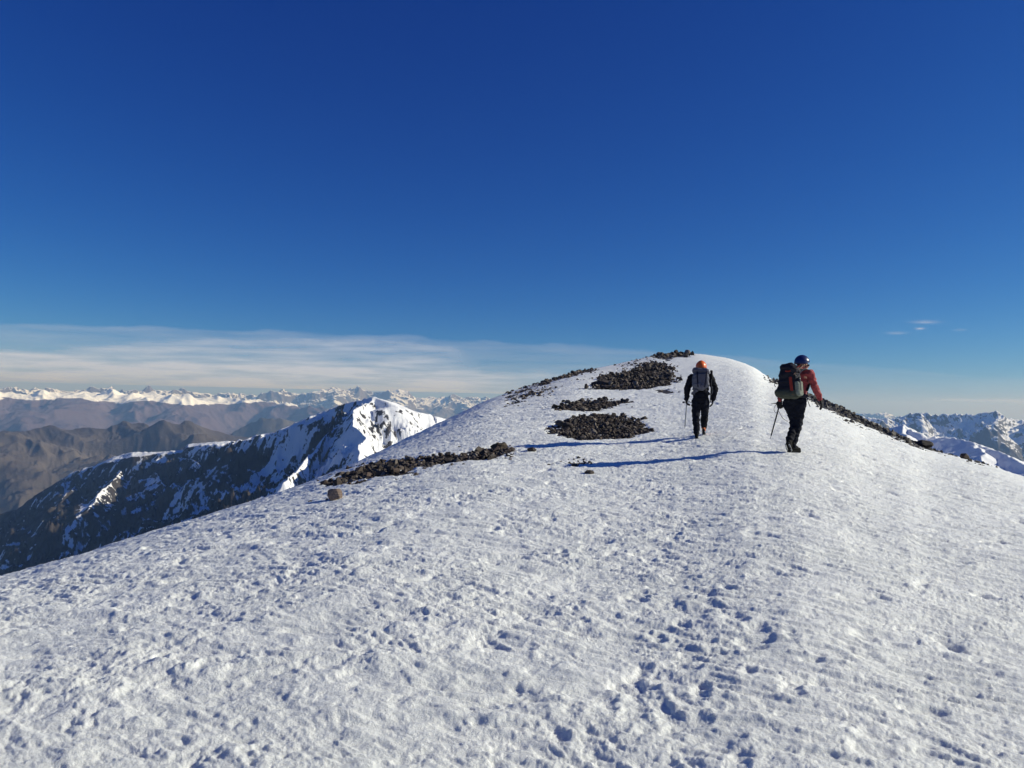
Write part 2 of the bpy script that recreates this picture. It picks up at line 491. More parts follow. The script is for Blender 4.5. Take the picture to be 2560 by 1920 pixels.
def blur2(a, n):
    for _ in range(n):
        b = np.pad(a, 1, mode='edge')
        a = (b[:-2, 1:-1] + b[2:, 1:-1] + b[1:-1, :-2] + b[1:-1, 2:] + 4 * a) / 8
    return a

def pt3(px, py, r):
    a, t = az_tan(float(px), float(py))
    return (r * math.sin(a), r * math.cos(a), EYE[2] + r * float(t))

def ridge_field(X, Y, ridges):
    """highest of the tents hung over the ridge lines; returns height, distance to the ridge and run along it"""
    H = np.full(X.shape, -1e9); D = np.zeros(X.shape); S = np.zeros(X.shape)
    off = 0
    for pts, slL, slR in ridges:
        run = 0
        for (x0, y0, z0), (x1, y1, z1) in zip(pts[:-1], pts[1:]):
            dx, dy = x1 - x0, y1 - y0; L = math.hypot(dx, dy)
            t = np.clip(((X - x0) * dx + (Y - y0) * dy) / (L * L), 0, 1)
            ex, ey = X - (x0 + t * dx), Y - (y0 + t * dy)
            d = np.hypot(ex, ey)
            side = np.where(dx * ey - dy * ex > 0, slL, slR)     # left of the walking direction: slL
            h = z0 + t * (z1 - z0) - side * d * (1 - .12 * smooth(0, 600, d))
            up = h > H
            H = np.where(up, h, H); D = np.where(up, d, D); S = np.where(up, off + run + t * L, S)
            run += L
        off += run + 777
    return H, D, S

# --- the nearer snowy massif on the left
def build_massif():
    A, R, X, Y = polar(-230, 540, 1250, 900, 3900, 680)
    P = lambda *a: [pt3(*q) for q in a]
    crest = P((-220, 590, 3200), (-60, 528, 3100), (19, 508, 2950), (75, 471, 2780), (113, 457, 2650), (157, 452, 2480), (188, 444, 2370), (244, 440, 2170),
              (275, 432, 2070), (309, 417, 1950), (344, 404, 1810), (374, 397, 1650), (396, 403, 1660), (427, 414, 1680), (446, 419, 1720), (520, 450, 1800))
    W = [10, 10, 15, 20, 60, 90, 50, 50, 90, 150, 110, 5, 60, 30, 20, 10]          # width of the gentle shelf in front of the crest
    spurs = [
        P((374, 398, 1650), (357, 412, 1560), (353, 424, 1470), (365, 436, 1400), (362, 452, 1320), (350, 470, 1240)),
        P((357, 413, 1560), (340, 424, 1560), (318, 440, 1500), (300, 458, 1400), (285, 472, 1300)),
        P((275, 440, 1970), (262, 455, 1780), (268, 470, 1620), (285, 486, 1450)),
        P((188, 452, 2300), (205, 468, 2050), (226, 486, 1800), (250, 505, 1550)),
        P((120, 459, 2600), (118, 472, 2400), (104, 486, 2200), (84, 506, 2000)),
        P((157, 456, 2470), (160, 472, 2260), (166, 492, 2020)),
        P((224, 446, 2240), (232, 460, 2060), (244, 472, 1900)),
        P((84, 470, 2730), (74, 488, 2480), (50, 510, 2280)),
        P((19, 508, 2950), (10, 520, 2800), (-20, 545, 2600)),
        P((427, 414, 1680), (424, 426, 1600), (414, 436, 1520))]
    wx = 22 * fbm(X / 140, Y / 140, 4, 101); wy = 22 * fbm(X / 140 + 7, Y / 140, 4, 105)
    Xw, Yw = X + wx, Y + wy
    H = np.full(X.shape, -1e9); D = np.zeros(X.shape); S = np.zeros(X.shape)
    run = 0
    for k, ((x0, y0, z0), (x1, y1, z1)) in enumerate(zip(crest[:-1], crest[1:])):
        dx, dy = x1 - x0, y1 - y0; L = math.hypot(dx, dy)
        t = np.clip(((Xw - x0) * dx + (Yw - y0) * dy) / (L * L), 0, 1)
        ex, ey = Xw - (x0 + t * dx), Yw - (y0 + t * dy); d = np.hypot(ex, ey)
        front = dx * ey - dy * ex < 0
        w = W[k] + t * (W[k + 1] - W[k]); w = w * (1 + .35 * fbm(X / 60, Y / 60, 2, 133))
        h = z0 + t * (z1 - z0) - np.where(front, .22 * np.minimum(d, w) + .98 * np.maximum(d - w, 0) * (1 - .22 * smooth(0, 500, d)), .7 * d)
        up = h > H
        H = np.where(up, h, H); D = np.where(up, np.where(front, np.maximum(d - w, 0), d), D); S = np.where(up, run + t * L, S)
        run += L
    H2, D2, S2 = ridge_field(Xw, Yw, [(p, .95, .72) for p in spurs])
    up = H2 > H
    D = np.where(up, D2, D); S = np.where(up, S2 + 9000, S); H = np.maximum(H, H2)
    grow = smooth(0, 60, D)
    gul = np.abs(perlin(S / 30 + .4 * fbm(X / 60, Y / 60, 2, 9), D / 230, 120))
    gul2 = np.abs(perlin(S / 12, D / 90, 121))
    Z = H - 26 * grow * (1 - gul) ** 2 - 9 * smooth(0, 25, D) * (1 - gul2) ** 2
    Z += (ridged(X / 170, Y / 170, 7, 130, gain=.6) - .45) * 66 * (.10 + .90 * grow)
    cragm = smooth(-.10, .22, fbm(X / 150, Y / 150, 3, 150)) * (.15 + .85 * smooth(10, 60, D))
    Z += (ridged(X / 38, Y / 38, 6, 140, gain=.62) - .4) * 44 * cragm
    Z = fit_skyline(Z, A, R, [(-400, 600), (-60, 528), (0, 514), (19, 508), (34, 496), (75, 471), (94, 466), (113, 457), (132, 452), (157, 452), (182, 450), (188, 444), (213, 442), (244, 440), (256, 435), (275, 432), (309, 417), (344, 404), (366, 398.5), (374, 397), (396, 403), (414, 411), (427, 414), (446, 419), (480, 432), (560, 460)], sm=15)
    nx, ny, nz = slope_of(X, Y, blur2(Z, 3))
    conc = (blur2(Z, 10) - Z)
    hi = smooth(-360, -60, Z)
    right = smooth(-.42, -.26, A)
    flat = smooth(.70, .90, nz)
    snow = .13 + .20 * hi + .09 * right + .34 * flat * smooth(-420, -200, Z) + np.clip(conc, -8, 8) * .045 + .30 * fbm(X / 110, Y / 110, 4, 170) + .50 * fbm(X / 20, Y / 26, 5, 171, gain=.6) - .50 * cragm
    mt = mountain_mat('massif_rock_and_snow', [(.026, .022, .021), (.050, .042, .038), (.085, .070, .060)], thr=.66, soft=.035, namp=.85, scale=.008, nscale=.10, bump=5)
    o = grid_mesh('snowy_mountain', X, Y, Z, [mt], {'snow': snow}); o['kind'] = 'structure'
build_massif()

# --- generic range
def build_range(name, sil, R0, pxa, pxb, nc, nr, front, back, fall, amp, wl, mat, snow_fn, seed, detail=6, gain=.5, warp=.3, sm=11, tilt=.6, low=None, calm=0):
    A, R, X, Y = polar(pxa, pxb, nc, R0 - front, R0 + back, nr, geo=False)
    d = R - R0
    crest_w = 1 - smooth(0, back, d)
    foot = np.where(d < 0, 1 - np.abs(d) / front, 1 - np.abs(d) / back)
    env = np.clip(foot, 0, 1) ** tilt
    wx = wl * warp * fbm(X / wl / 1.5, Y / wl / 1.5, 3, seed); wy = wl * warp * fbm(X / wl / 1.5 + 5, Y / wl / 1.5, 3, seed + 2)
    n = ridged((X + wx) / wl, (Y + wy) / wl, detail, seed + 5, gain=gain)
    if calm: n = n * (1 - calm * np.exp(-(d / (front * .12)) ** 2)) + .5 * calm * np.exp(-(d / (front * .12)) ** 2)
    Z = -fall * (1 - env) + amp * (n - .5) * (.35 + .65 * env)
    Z = fit_skyline(Z, A, R, sil, sm=sm)
    if low is not None: Z = low(X, Y, Z, A, R)
    nx, ny, nz = slope_of(X, Y, Z)
    s = snow_fn(X, Y, Z, nz, A, R)
    o = grid_mesh(name, X, Y, Z, [mat], {'snow': s}); o['kind'] = 'structure'
    return o

# brown hills beyond the massif
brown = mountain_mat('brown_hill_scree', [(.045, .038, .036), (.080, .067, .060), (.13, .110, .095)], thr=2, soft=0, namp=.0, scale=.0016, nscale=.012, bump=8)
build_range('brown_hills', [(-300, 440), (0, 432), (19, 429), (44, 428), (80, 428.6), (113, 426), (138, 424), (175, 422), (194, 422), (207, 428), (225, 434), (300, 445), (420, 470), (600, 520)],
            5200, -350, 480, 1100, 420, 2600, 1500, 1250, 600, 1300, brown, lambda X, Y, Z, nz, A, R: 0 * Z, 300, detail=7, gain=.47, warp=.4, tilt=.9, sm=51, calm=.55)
# dark blue spur between the brown hills and the purple range
darkm = mountain_mat('dark_spur', [(.05, .045, .04), (.09, .08, .07), (.13, .115, .10)], thr=.9, soft=.05, namp=.5, scale=.002, nscale=.012, bump=6)
build_range('dark_ridge', [(100, 470), (200, 446), (225, 437), (240, 428), (263, 418), (284, 419), (310, 426), (330, 432), (400, 450), (560, 500)],
            7600, 60, 620, 600, 260, 2500, 1500, 1300, 260, 900, darkm, lambda X, Y, Z, nz, A, R: .25 + smooth(-500, -250, Z) * .25, 340, detail=6, tilt=.8)
# wide purple-brown foreland with a snowy top
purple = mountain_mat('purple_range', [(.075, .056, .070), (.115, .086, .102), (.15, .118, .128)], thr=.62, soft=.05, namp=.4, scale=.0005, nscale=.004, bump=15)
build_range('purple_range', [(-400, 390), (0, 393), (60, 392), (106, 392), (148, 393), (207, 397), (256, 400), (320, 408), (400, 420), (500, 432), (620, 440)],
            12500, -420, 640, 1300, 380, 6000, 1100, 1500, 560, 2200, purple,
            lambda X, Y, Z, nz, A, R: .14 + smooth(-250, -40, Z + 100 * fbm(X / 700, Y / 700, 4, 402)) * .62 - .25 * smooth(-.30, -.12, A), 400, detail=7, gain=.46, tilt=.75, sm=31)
# the far alpine chain, right across the horizon
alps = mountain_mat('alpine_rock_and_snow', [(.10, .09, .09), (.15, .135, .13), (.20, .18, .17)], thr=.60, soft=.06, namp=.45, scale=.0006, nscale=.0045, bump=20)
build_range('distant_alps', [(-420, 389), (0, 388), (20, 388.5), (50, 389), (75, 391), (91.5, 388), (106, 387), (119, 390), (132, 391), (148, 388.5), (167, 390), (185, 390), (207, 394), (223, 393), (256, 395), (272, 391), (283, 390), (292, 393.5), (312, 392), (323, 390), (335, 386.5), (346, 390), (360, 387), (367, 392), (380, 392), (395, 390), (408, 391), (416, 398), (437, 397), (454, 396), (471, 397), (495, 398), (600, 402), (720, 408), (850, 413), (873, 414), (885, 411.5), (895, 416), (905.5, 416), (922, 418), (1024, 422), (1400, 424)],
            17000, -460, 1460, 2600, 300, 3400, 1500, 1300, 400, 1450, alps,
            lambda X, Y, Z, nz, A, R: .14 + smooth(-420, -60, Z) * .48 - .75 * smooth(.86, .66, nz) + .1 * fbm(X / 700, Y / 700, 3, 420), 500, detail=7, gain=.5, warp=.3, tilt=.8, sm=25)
# the blue snowy range on the right
build_range('right_range', [(640, 440), (760, 424), (853, 416), (873, 418), (895, 419), (905.5, 415), (922, 412), (934, 415), (954, 414), (975, 414.5), (982, 413), (998, 411), (1006, 417.5), (1024, 421), (1100, 416), (1250, 424), (1500, 420)],
            6200, 620, 1500, 1100, 380, 2300, 900, 1300, 330, 900, mountain_mat('right_range_rock_and_snow', [(.07, .065, .065), (.12, .11, .105), (.16, .145, .14)], thr=.52, soft=.07, namp=.45, scale=.0012, nscale=.010, bump=10),
            lambda X, Y, Z, nz, A, R: .36 + smooth(-600, -90, Z) * .34 - .45 * smooth(.82, .62, nz) + .16 * fbm(X / 330, Y / 330, 3, 440), 620, detail=7, gain=.5, tilt=.8, sm=13)
# nearer craggy shoulder on the right
def build_shoulder():
    A, R, X, Y = polar(780, 1420, 700, 900, 3200, 360)
    P = lambda *a: [pt3(*q) for q in a]
    crest = P((800, 405, 2300), (850, 415, 2200), (886, 427, 2050), (903, 425, 2000), (928, 437, 1900), (952, 437.5, 1850), (973, 442, 1700), (1001, 452, 1550), (1024, 462, 1450), (1100, 480, 1350), (1400, 560, 1300))
    sp = P((973, 442, 1700), (980, 450, 1560), (984, 462, 1420), (990, 480, 1250))
    sp2 = P((903, 425, 2000), (905, 440, 1800), (915, 455, 1600))
    wx = 22 * fbm(X / 110, Y / 110, 4, 201); wy = 22 * fbm(X / 110 + 7, Y / 110, 4, 205)
    H, D, S = ridge_field(X + wx, Y + wy, [(crest, .5, .62), (sp, .6, .6), (sp2, .7, .7)])
    Z = H + (ridged(X / 130, Y / 130, 7, 230, gain=.52) - .45) * 36 * (.3 + .7 * smooth(0, 80, D))
    cm = smooth(.40, .32, A + .05 * fbm(X / 100, Y / 100, 2, 244))
    Z += (ridged(X / 30, Y / 30, 5, 240, gain=.6) - .4) * 16 * (.15 + .85 * cm)
    Z = fit_skyline(Z, A, R, [(700, 400), (860, 423), (886, 429), (903, 425), (915, 430), (928, 437), (952, 437.5), (973, 442), (1001, 452), (1024, 462), (1100, 480), (1500, 560)], sm=13)
    nx, ny, nz = slope_of(X, Y, blur2(Z, 2))
    snow = .62 - .42 * cm + (nz - .8) * .8 + .35 * fbm(X / 110, Y / 110, 3, 270) + (blur2(Z, 8) - Z) * .04
    mt = mountain_mat('shoulder_rock_and_snow', [(.04, .035, .033), (.08, .068, .06), (.12, .105, .09)], thr=.60, soft=.06, namp=.5, scale=.01, nscale=.07, bump=4)
    o = grid_mesh('rocky_shoulder', X, Y, Z, [mt], {'snow': snow}); o['kind'] = 'structure'
build_shoulder()

# valley floor far below, reaching past the last range
def build_valley():
    A, R = np.meshgrid(np.linspace(math.pi, -math.pi, 181)[:-1], np.geomspace(60, 60000, 90))
    X, Y = R * np.sin(A), R * np.cos(A)
    Z = -1140 + 30 * fbm(X / 2500, Y / 2500, 4, 9)
    vm = simple_mat('valley_ground', (.12, .095, .075), noise=.4, scale=.0006, bump=0)
    o = grid_mesh('valley_floor', X, Y, Z, [vm], wrap=True); o['kind'] = 'structure'
build_valley()

# thin cirrus far beyond the ranges: one level sheet 7 km up, its thickness varying
def build_cirrus():
    el = np.concatenate([np.linspace(.4, 1.2, 60), np.linspace(1.2, 8.0, 240)[1:]])
    azs = np.linspace(RAD(46), RAD(-46), 620)
    A, E = np.meshgrid(azs, np.radians(el[::-1]))
    R = 7000 / np.tan(E)
    X, Y = R * np.sin(A), R * np.cos(A); Z = np.full_like(X, 7000.0)
    px, py, f = to_px(X, Y, Z)
    lr = np.log(R / 1000)
    wob = fbm(A * 14, E * 30, 4, 801)
    st = fbm(A * 9 + E * 25, E * 110 - A * 3, 5, 811, gain=.55); st2 = fbm(A * 30, E * 500, 3, 815, gain=.6)
    blot = fbm(A * 8, E * 60, 4, 821)
    y = py + 4.5 * wob
    def band(x, pts): return np.interp(x, [p[0] for p in pts], [p[1] for p in pts])
    d = .20 * smooth(-1.5, 3, y - band(px, [(-200, 318), (0, 322.5), (200, 328), (400, 336), (650, 350), (900, 369), (1200, 392)])) * (1 - .5 * smooth(500, 900, px))
    top2 = band(px, [(-200, 362), (0, 346), (120, 343), (150, 338), (250, 337), (330, 338), (400, 341), (450, 345), (480, 356), (482, 400)])
    d = d + .42 * smooth(-2, 7, y - top2) * smooth(485, 440, px + 30 * st) * smooth(395, 372, y - .03 * px + 6 * blot) * (.75 + .5 * blot)
    d = d + .50 * smooth(-3, 8, y - band(px, [(-200, 350), (0, 348), (100, 354), (250, 358), (400, 365), (560, 372), (640, 380)])) * smooth(700, 480, px) * (.8 + .7 * blot)
    d = d * (.85 + .85 * st + .06 * st2)
    bl = smooth(372, 392, y - .02 * px) * smooth(340, 60, px)
    d = d * (1 - .45 * bl)
    # faint wisps on the right
    d = d + .42 * np.exp(-((y - band(px, [(900, 401), (940, 401.5), (1100, 404.5)])) / 2.0) ** 2) * smooth(915, 960, px)
    d = d + .02 * smooth(370, 410, y) * smooth(640, 900, px) * (.8 + .8 * st)
    for cx, cy, sx, sy, k in ((926, 322, 12, 1.6, .5), (920, 328.5, 4, 1.2, .7), (896, 333, 9, 1.2, .45), (960, 330, 6, 1.2, .25)):
        d = d + .6 * k * np.exp(-((px - cx) / sx) ** 2 - ((py - cy) / sy) ** 2) * (1 + st2)
    edge = smooth(RAD(.4), RAD(.9), E) * 0 + 1
    d = np.clip(d, 0, .9) * edge
    mt = bpy.data.materials.new('cirrus'); mt.use_nodes = True
    N, L = mt.node_tree.nodes, mt.node_tree.links
    N.remove(N['Principled BSDF'])
    out = N['Material Output']
    tr = N.new('ShaderNodeBsdfTransparent'); tl = N.new('ShaderNodeBsdfTranslucent'); tl.inputs[0].default_value = (.80, .82, .86, 1)
    mx = N.new('ShaderNodeMixShader'); at = nnode(mt.node_tree, 'ShaderNodeAttribute', attribute_name='veil')
    L.new(at.outputs['Fac'], mx.inputs[0]); L.new(tr.outputs[0], mx.inputs[1]); L.new(tl.outputs[0], mx.inputs[2]); L.new(mx.outputs[0], out.inputs[0])
    o = grid_mesh('cirrus_clouds', X, Y, Z, [mt], {'veil': d}); o['kind'] = 'stuff'
build_cirrus()
# ------------------------------------------------------------------ rocks
def rock_mat(name, cols, rough=.85):
    mt, N, L, b = new_mat(name); nt = mt.node_tree
    geo = N.new('ShaderNodeNewGeometry'); tc = N.new('ShaderNodeTexCoord')
    r = ramp(nt, [(i / (len(cols) - 1), c) for i, c in enumerate(cols)])
    oi = N.new('ShaderNodeObjectInfo')
    ad = nnode(nt, 'ShaderNodeMath', operation='ADD'); L.new(geo.outputs['Random Per Island'], ad.inputs[0]); L.new(oi.outputs['Random'], ad.inputs[1])
    fr = nnode(nt, 'ShaderNodeMath', operation='FRACT'); L.new(ad.outputs[0], fr.inputs[0])
    L.new(fr.outputs[0], r.inputs[0])
    nz = nnode(nt, 'ShaderNodeTexNoise', Scale=18.0, Detail=6.0, Roughness=.65); L.new(tc.outputs['Object'], nz.inputs['Vector'])
    mr = nnode(nt, 'ShaderNodeMapRange'); L.new(nz.outputs['Fac'], mr.inputs['Value'])
    mr.inputs['From Min'].default_value = .3; mr.inputs['From Max'].default_value = .7
    mr.inputs['To Min'].default_value = .6; mr.inputs['To Max'].default_value = 1.35
    mm = nnode(nt, 'ShaderNodeVectorMath', operation='SCALE'); L.new(r.outputs[0], mm.inputs[0]); L.new(mr.outputs[0], mm.inputs['Scale'])
    L.new(mm.outputs[0], b.inputs['Base Color'])
    b.inputs['Roughness'].default_value = rough; b.inputs['Specular IOR Level'].default_value = .25
    bp = nnode(nt, 'ShaderNodeBump', Strength=.6, Distance=.012); L.new(nz.outputs['Fac'], bp.inputs['Height']); L.new(bp.outputs[0], b.inputs['Normal'])
    return mt
M_ROCK = rock_mat('dark_stone', [(.026, .022, .021), (.050, .041, .036), (.080, .062, .053), (.036, .031, .030), (.105, .082, .068), (.060, .050, .046), (.20, .17, .145), (.045, .038, .036), (.095, .068, .056), (.03, .027, .027)])
M_TAN = rock_mat('tan_stone', [(.15, .115, .09), (.19, .145, .115), (.23, .17, .14)])

def rock_shape(seed, flat=.62):
    """an angular broken stone: hull of a few points, unit size, base at z=0"""
    R = random.Random(seed)
    bm = bmesh.new()
    pts = []
    for _ in range(R.randint(11, 15)):
        v = Vector((R.gauss(0, 1), R.gauss(0, 1), R.gauss(0, 1))).normalized()
        v *= R.uniform(.82, 1.0)
        pts.append(Vector((v.x * .5, v.y * .5 * R.uniform(.7, .95), v.z * .5 * flat)))
    for p in pts: bm.verts.new(p)
    bmesh.ops.convex_hull(bm, input=bm.verts)
    for v in [v for v in bm.verts if not v.link_faces]: bm.verts.remove(v)
    bmesh.ops.recalc_face_normals(bm, faces=bm.faces)
    bm.verts.ensure_lookup_table(); bm.verts.index_update()
    V = np.array([v.co[:] for v in bm.verts]); F = [[v.index for v in f.verts] for f in bm.faces]
    bm.free()
    return V, F
SHAPES = [rock_shape(900 + i, .5 + .25 * (i % 3)) for i in range(22)]

def rock_matrix(R, size):
    e = Euler((R.uniform(-.5, .5), R.uniform(-.5, .5), R.uniform(0, 6.28)))
    return np.array(e.to_matrix()) * size * np.array([[R.uniform(.8, 1.35), R.uniform(.7, 1.1), R.uniform(.75, 1.2)]])

def scatter(name, rng):
    """random spots on the ground inside one stony patch"""
    P = PATCH[name]
    xs = [q[0] for q in P['poly']]
    a0, _ = az_tan(min(xs) - 6.0, 410.0); a1, _ = az_tan(max(xs) + 6.0, 410.0)
    _, RR = base_z(np.array([a0, a1]), np.array([10.0, 10.0]))
    n = 60000
    lo, hi = 9.0, 82.0
    cand = []
    tries = 0
    while len(cand) < P['n'] and tries < 14:
        az = rng.uniform(a0, a1, n); r = np.sqrt(rng.uniform(lo * lo, hi * hi, n))
        x, y = r * np.sin(az), r * np.cos(az)
        jt = (rng.normal(0, .55, n), rng.normal(0, .42, n))
        k = in_patch(name, x, y, jt)
        if P.get('over'): k &= (r <= base_z(az, r)[1] * 1.06)
        if P.get('sparse'): k &= fbm(x * 2.2, y * 2.2, 2, 77) > .05
        cand += list(zip(x[k], y[k]))
        if k.sum():
            lo = max(9.0, r[k].min() * .93); hi = min(82.0, r[k].max() * 1.07)
        tries += 1
    return cand[:P['n']]

PATCH_LABEL = {
 'heap_near': ('dark angular rock in the wide low heap nearest the left walker', 'loose dark rubble of the wide low heap nearest the left walker', 'large rocks of the near heap'),
 'heap_upper': ('dark rock in the narrow upper heap right behind the wide near heap', 'loose dark rubble of the narrow heap behind the near one', 'large rocks of the narrow upper heap'),
 'heap_big': ('dark rock in the big triangular rubble field below the summit', 'dark rubble of the big triangular field below the summit', 'large rocks of the field below the summit'),
 'heap_top': ('dark rock standing against the sky on the summit of the snow dome', 'dark rubble crowning the summit of the snow dome', 'summit rocks'),
 'band_low': ('dark rock in the long diagonal stone band across the left slope', 'dark rubble of the long diagonal band across the left slope', 'large rocks of the long diagonal band'),
 'left_crest': ('dark rock on the left skyline of the snow dome', 'thin rubble crest along the left skyline of the dome', 'rocks of the left skyline'),
 'right_crest': ('grey brown rock of the stony strip along the right skyline', 'grey brown rubble strip along the right skyline behind the right walker', 'large rocks of the right skyline strip'),
}
STUFF_LABEL = {
 'band_low_tail': 'small stones in a short streak just below the long diagonal band',
 'left_streak': 'dark stony streak in the snow just below the left skyline',
 'top_scatter': 'scattered stones between the left skyline and the summit rocks',
 'small_streak': 'small streak of stones at the lower right of the triangular rubble field',
 'shadow_tip': 'short line of pebbles at the far end of the right walker\'s shadow',
 'thin_line': 'thin line of small stones just above the long diagonal band',
 'right_tail': 'few small stones poking over the snow edge right of the stony strip',
}
N_BIG = {'heap_near': 62, 'heap_upper': 30, 'heap_big': 44, 'heap_top': 24, 'band_low': 56, 'left_crest': 16, 'right_crest': 34}
shape_mesh = []
for i, (V, F) in enumerate(SHAPES):
    me = bpy.data.meshes.new('rock'); me.from_pydata(V.tolist(), [], F); me.materials.append(M_ROCK); me.update()
    shape_mesh.append(me)
M_ROCKR = rock_mat('grey_brown_scree', [(.055, .050, .044), (.10, .09, .078), (.15, .135, .115), (.075, .068, .058), (.21, .19, .165), (.12, .105, .09)])
shape_mesh_r = []
for me in shape_mesh:
    m2_ = me.copy(); m2_.materials.clear(); m2_.materials.append(M_ROCKR); shape_mesh_r.append(m2_)

def mound_h(name, x, y, cx, cy, rad):
    return PATCH[name]['mound'] * math.exp(-((x - cx) ** 2 + (y - cy) ** 2) / (rad * rad))

def build_rocks():
    for pi, (name, P) in enumerate(PATCH.items()):
        rng = np.random.RandomState(50 + pi); R = random.Random(70 + pi)
        pts = scatter(name, rng)
        if not pts: continue
        A = np.array(pts); gz = ground_z(A[:, 0], A[:, 1])
        dens = fbm(A[:, 0] * 1.4, A[:, 1] * 1.0, 2, 300 + pi)
        big_n = N_BIG.get(name, 0)
        core = in_patch(name, A[:, 0], A[:, 1], None, False)
        sizes = np.array([P['size'] * .74 * R.lognormvariate(0, .58) for _ in pts]) * np.where(core, 1.0, .6)
        order = np.argsort(-sizes)
        AV, AF, off = [], [], 0
        for rank, k in enumerate(order):
            x, y = A[k]; size = float(min(sizes[k], P['size'] * 2.6))
            h = .6 * P['mound'] * max(0.0, .45 + 1.3 * float(dens[k])) * R.random() * bool(core[k])
            M = rock_matrix(R, size)
            si = R.randrange(len(SHAPES)); V, F = SHAPES[si]
            W = V @ M.T
            z = float(gz[k]) - .02 - W[:, 2].min() * .45 + h if rank >= big_n else float(gz[k]) - .02 - W[:, 2].min() * .62 + h
            if rank < big_n:
                o = bpy.data.objects.new('rock', (shape_mesh_r if name.startswith('right') else shape_mesh)[si]); COL.objects.link(o)
                o.matrix_world = Matrix([[*M[0], x], [*M[1], y], [*M[2], z], [0, 0, 0, 1]])
                tag(o, PATCH_LABEL[name][0], 'rock', PATCH_LABEL[name][2])
            else:
                AV.append(W + np.array([x, y, z])); AF += [[i + off for i in f] for f in F]; off += len(V)
        me = bpy.data.meshes.new('rubble'); me.from_pydata(np.concatenate(AV).tolist(), [], AF); me.materials.append(M_ROCKR if name.startswith('right') else M_ROCK); me.update()
        o = bpy.data.objects.new('rubble', me); COL.objects.link(o)
        tag(o, PATCH_LABEL[name][1] if name in PATCH_LABEL else STUFF_LABEL[name], 'rubble', kind='stuff')
build_rocks()

def single_rock(px, py, size, seed, label, mat=None, parts=1, squash=(1, 1, 1), rz=0, cat='rock'):
    """a lone stone, subdivided and roughened, sitting where the snow is seen at that pixel"""
    x, y, z = at_px(px, py)
    R = random.Random(seed)
    bm = bmesh.new()
    bmesh.ops.create_icosphere(bm, subdivisions=4, radius=.5)
    cuts = [(Vector((R.gauss(0, 1), R.gauss(0, 1), R.gauss(0, .9))).normalized(), R.uniform(.31, .46)) for _ in range(22)]
    for v in bm.verts:
        for n_, d_ in cuts:
            e = v.co.dot(n_) - d_
            if e > 0: v.co -= n_ * e
        q = v.co * 9
        v.co += v.co.normalized() * (.012 * float(perlin(q.x + q.z * 2.1, q.y - q.z * 1.7, seed)) + .03 * float(perlin(q.x / 3 + q.z, q.y / 3 - q.z, seed + 1)))
        v.co.x *= squash[0]; v.co.y *= squash[1]; v.co.z *= squash[2]
    me = bpy.data.meshes.new('rock'); bm.to_mesh(me); bm.free(); me.materials.append(mat or M_ROCK)
    for p in me.polygons: p.use_smooth = False
    o = bpy.data.objects.new('boulder' if size > .15 else 'rock', me); COL.objects.link(o)
    zb = min(v.co.z for v in me.vertices)
    o.location = (x, y, z - zb * size * .72); o.scale = (size,) * 3; o.rotation_euler = (0, 0, rz)
    tag(o, label, cat)
    return o
single_rock(335, 501, .27, 3, 'lone tan boulder on open snow below the left end of the diagonal stone band', M_TAN, squash=(1, .9, .98), cat='boulder')
single_rock(327, 502, .07, 11, 'small dark stone touching the lone tan boulder on its left')
single_rock(310.5, 504.8, .09, 5, 'tiny dark stone farthest left, beyond the lone tan boulder')
single_rock(499.5, 449, .36, 9, 'big rounded grey brown boulder topping the right end of the diagonal stone band', rock_mat('grey_brown_stone', [(.07, .055, .042), (.10, .08, .06)]), squash=(1.1, .9, .55), cat='boulder')
single_rock(531.5, 451.6, .22, 14, 'single dark stone in the snow right of the diagonal band, under the left walker\'s shadow', squash=(1, 1, .55))
single_rock(525.5, 453.2, .07, 15, 'flat little stone left of the single dark stone under the shadow', squash=(1.3, 1, .4))
single_rock(587, 474.6, .10, 21, 'small dark pebble below the right walker\'s shadow, left of its pair')
single_rock(590.8, 474.8, .11, 22, 'small dark pebble below the right walker\'s shadow, right of its pair')
single_rock(644, 420.3, .2, 25, 'lone small rock on snow at the upper right of the near rock heap', squash=(1, 1, .7))
single_rock(619.5, 401.8, .12, 31, 'small dark rock just right of the narrow upper heap, nearer of two', squash=(1, 1, .6))
single_rock(625.5, 401.8, .19, 32, 'flat dark rock farthest right beside the narrow upper heap', squash=(1.1, 1, .55))
single_rock(560, 426.5, .30, 34, 'large block at the upper left corner of the near rock heap', squash=(1, 1, .7))
single_rock(568, 427.5, .27, 36, 'second large block at the upper left of the near rock heap', squash=(1.1, 1, .6))
single_rock(609.5, 421, .24, 38, 'pointed block on the crest of the near rock heap', squash=(1, 1, .9))
single_rock(603.5, 385.4, .75, 41, 'long flat dark slab at the left tip of the triangular rubble field', squash=(1.5, 1, .32))
single_rock(923, 446.8, .5, 44, 'rounded boulder at the lower end of the stony strip on the right skyline', rock_mat('dark_brown_stone', [(.05, .042, .034), (.07, .06, .048)]), squash=(1.25, 1, .5), cat='boulder')  # plain dark brown stone colour
single_rock(964.3, 459.5, .28, 47, 'small dark rock poking over the right snow edge beyond the stony strip', squash=(1, 1, .8))
single_rock(687, 354.6, .55, 52, 'pointed dark block at the right end of the summit rocks, against the sky', squash=(1, 1, .8), cat='boulder')
single_rock(676, 352.9, .55, 53, 'dark peaked block in the middle of the summit rocks, against the sky', squash=(.9, 1, .95), cat='boulder')
single_rock(659, 354.2, .5, 54, 'dark block at the left end of the summit rocks, against the sky', squash=(1.1, 1, .7), cat='boulder')

# ------------------------------------------------------------------ walkers
def hull_bits(bm, pts):
    vs_ = [bm.verts.new(p) for p in pts]
    r = bmesh.ops.convex_hull(bm, input=vs_)
    for v in vs_:
        if v.is_valid and not v.link_faces: bm.verts.remove(v)

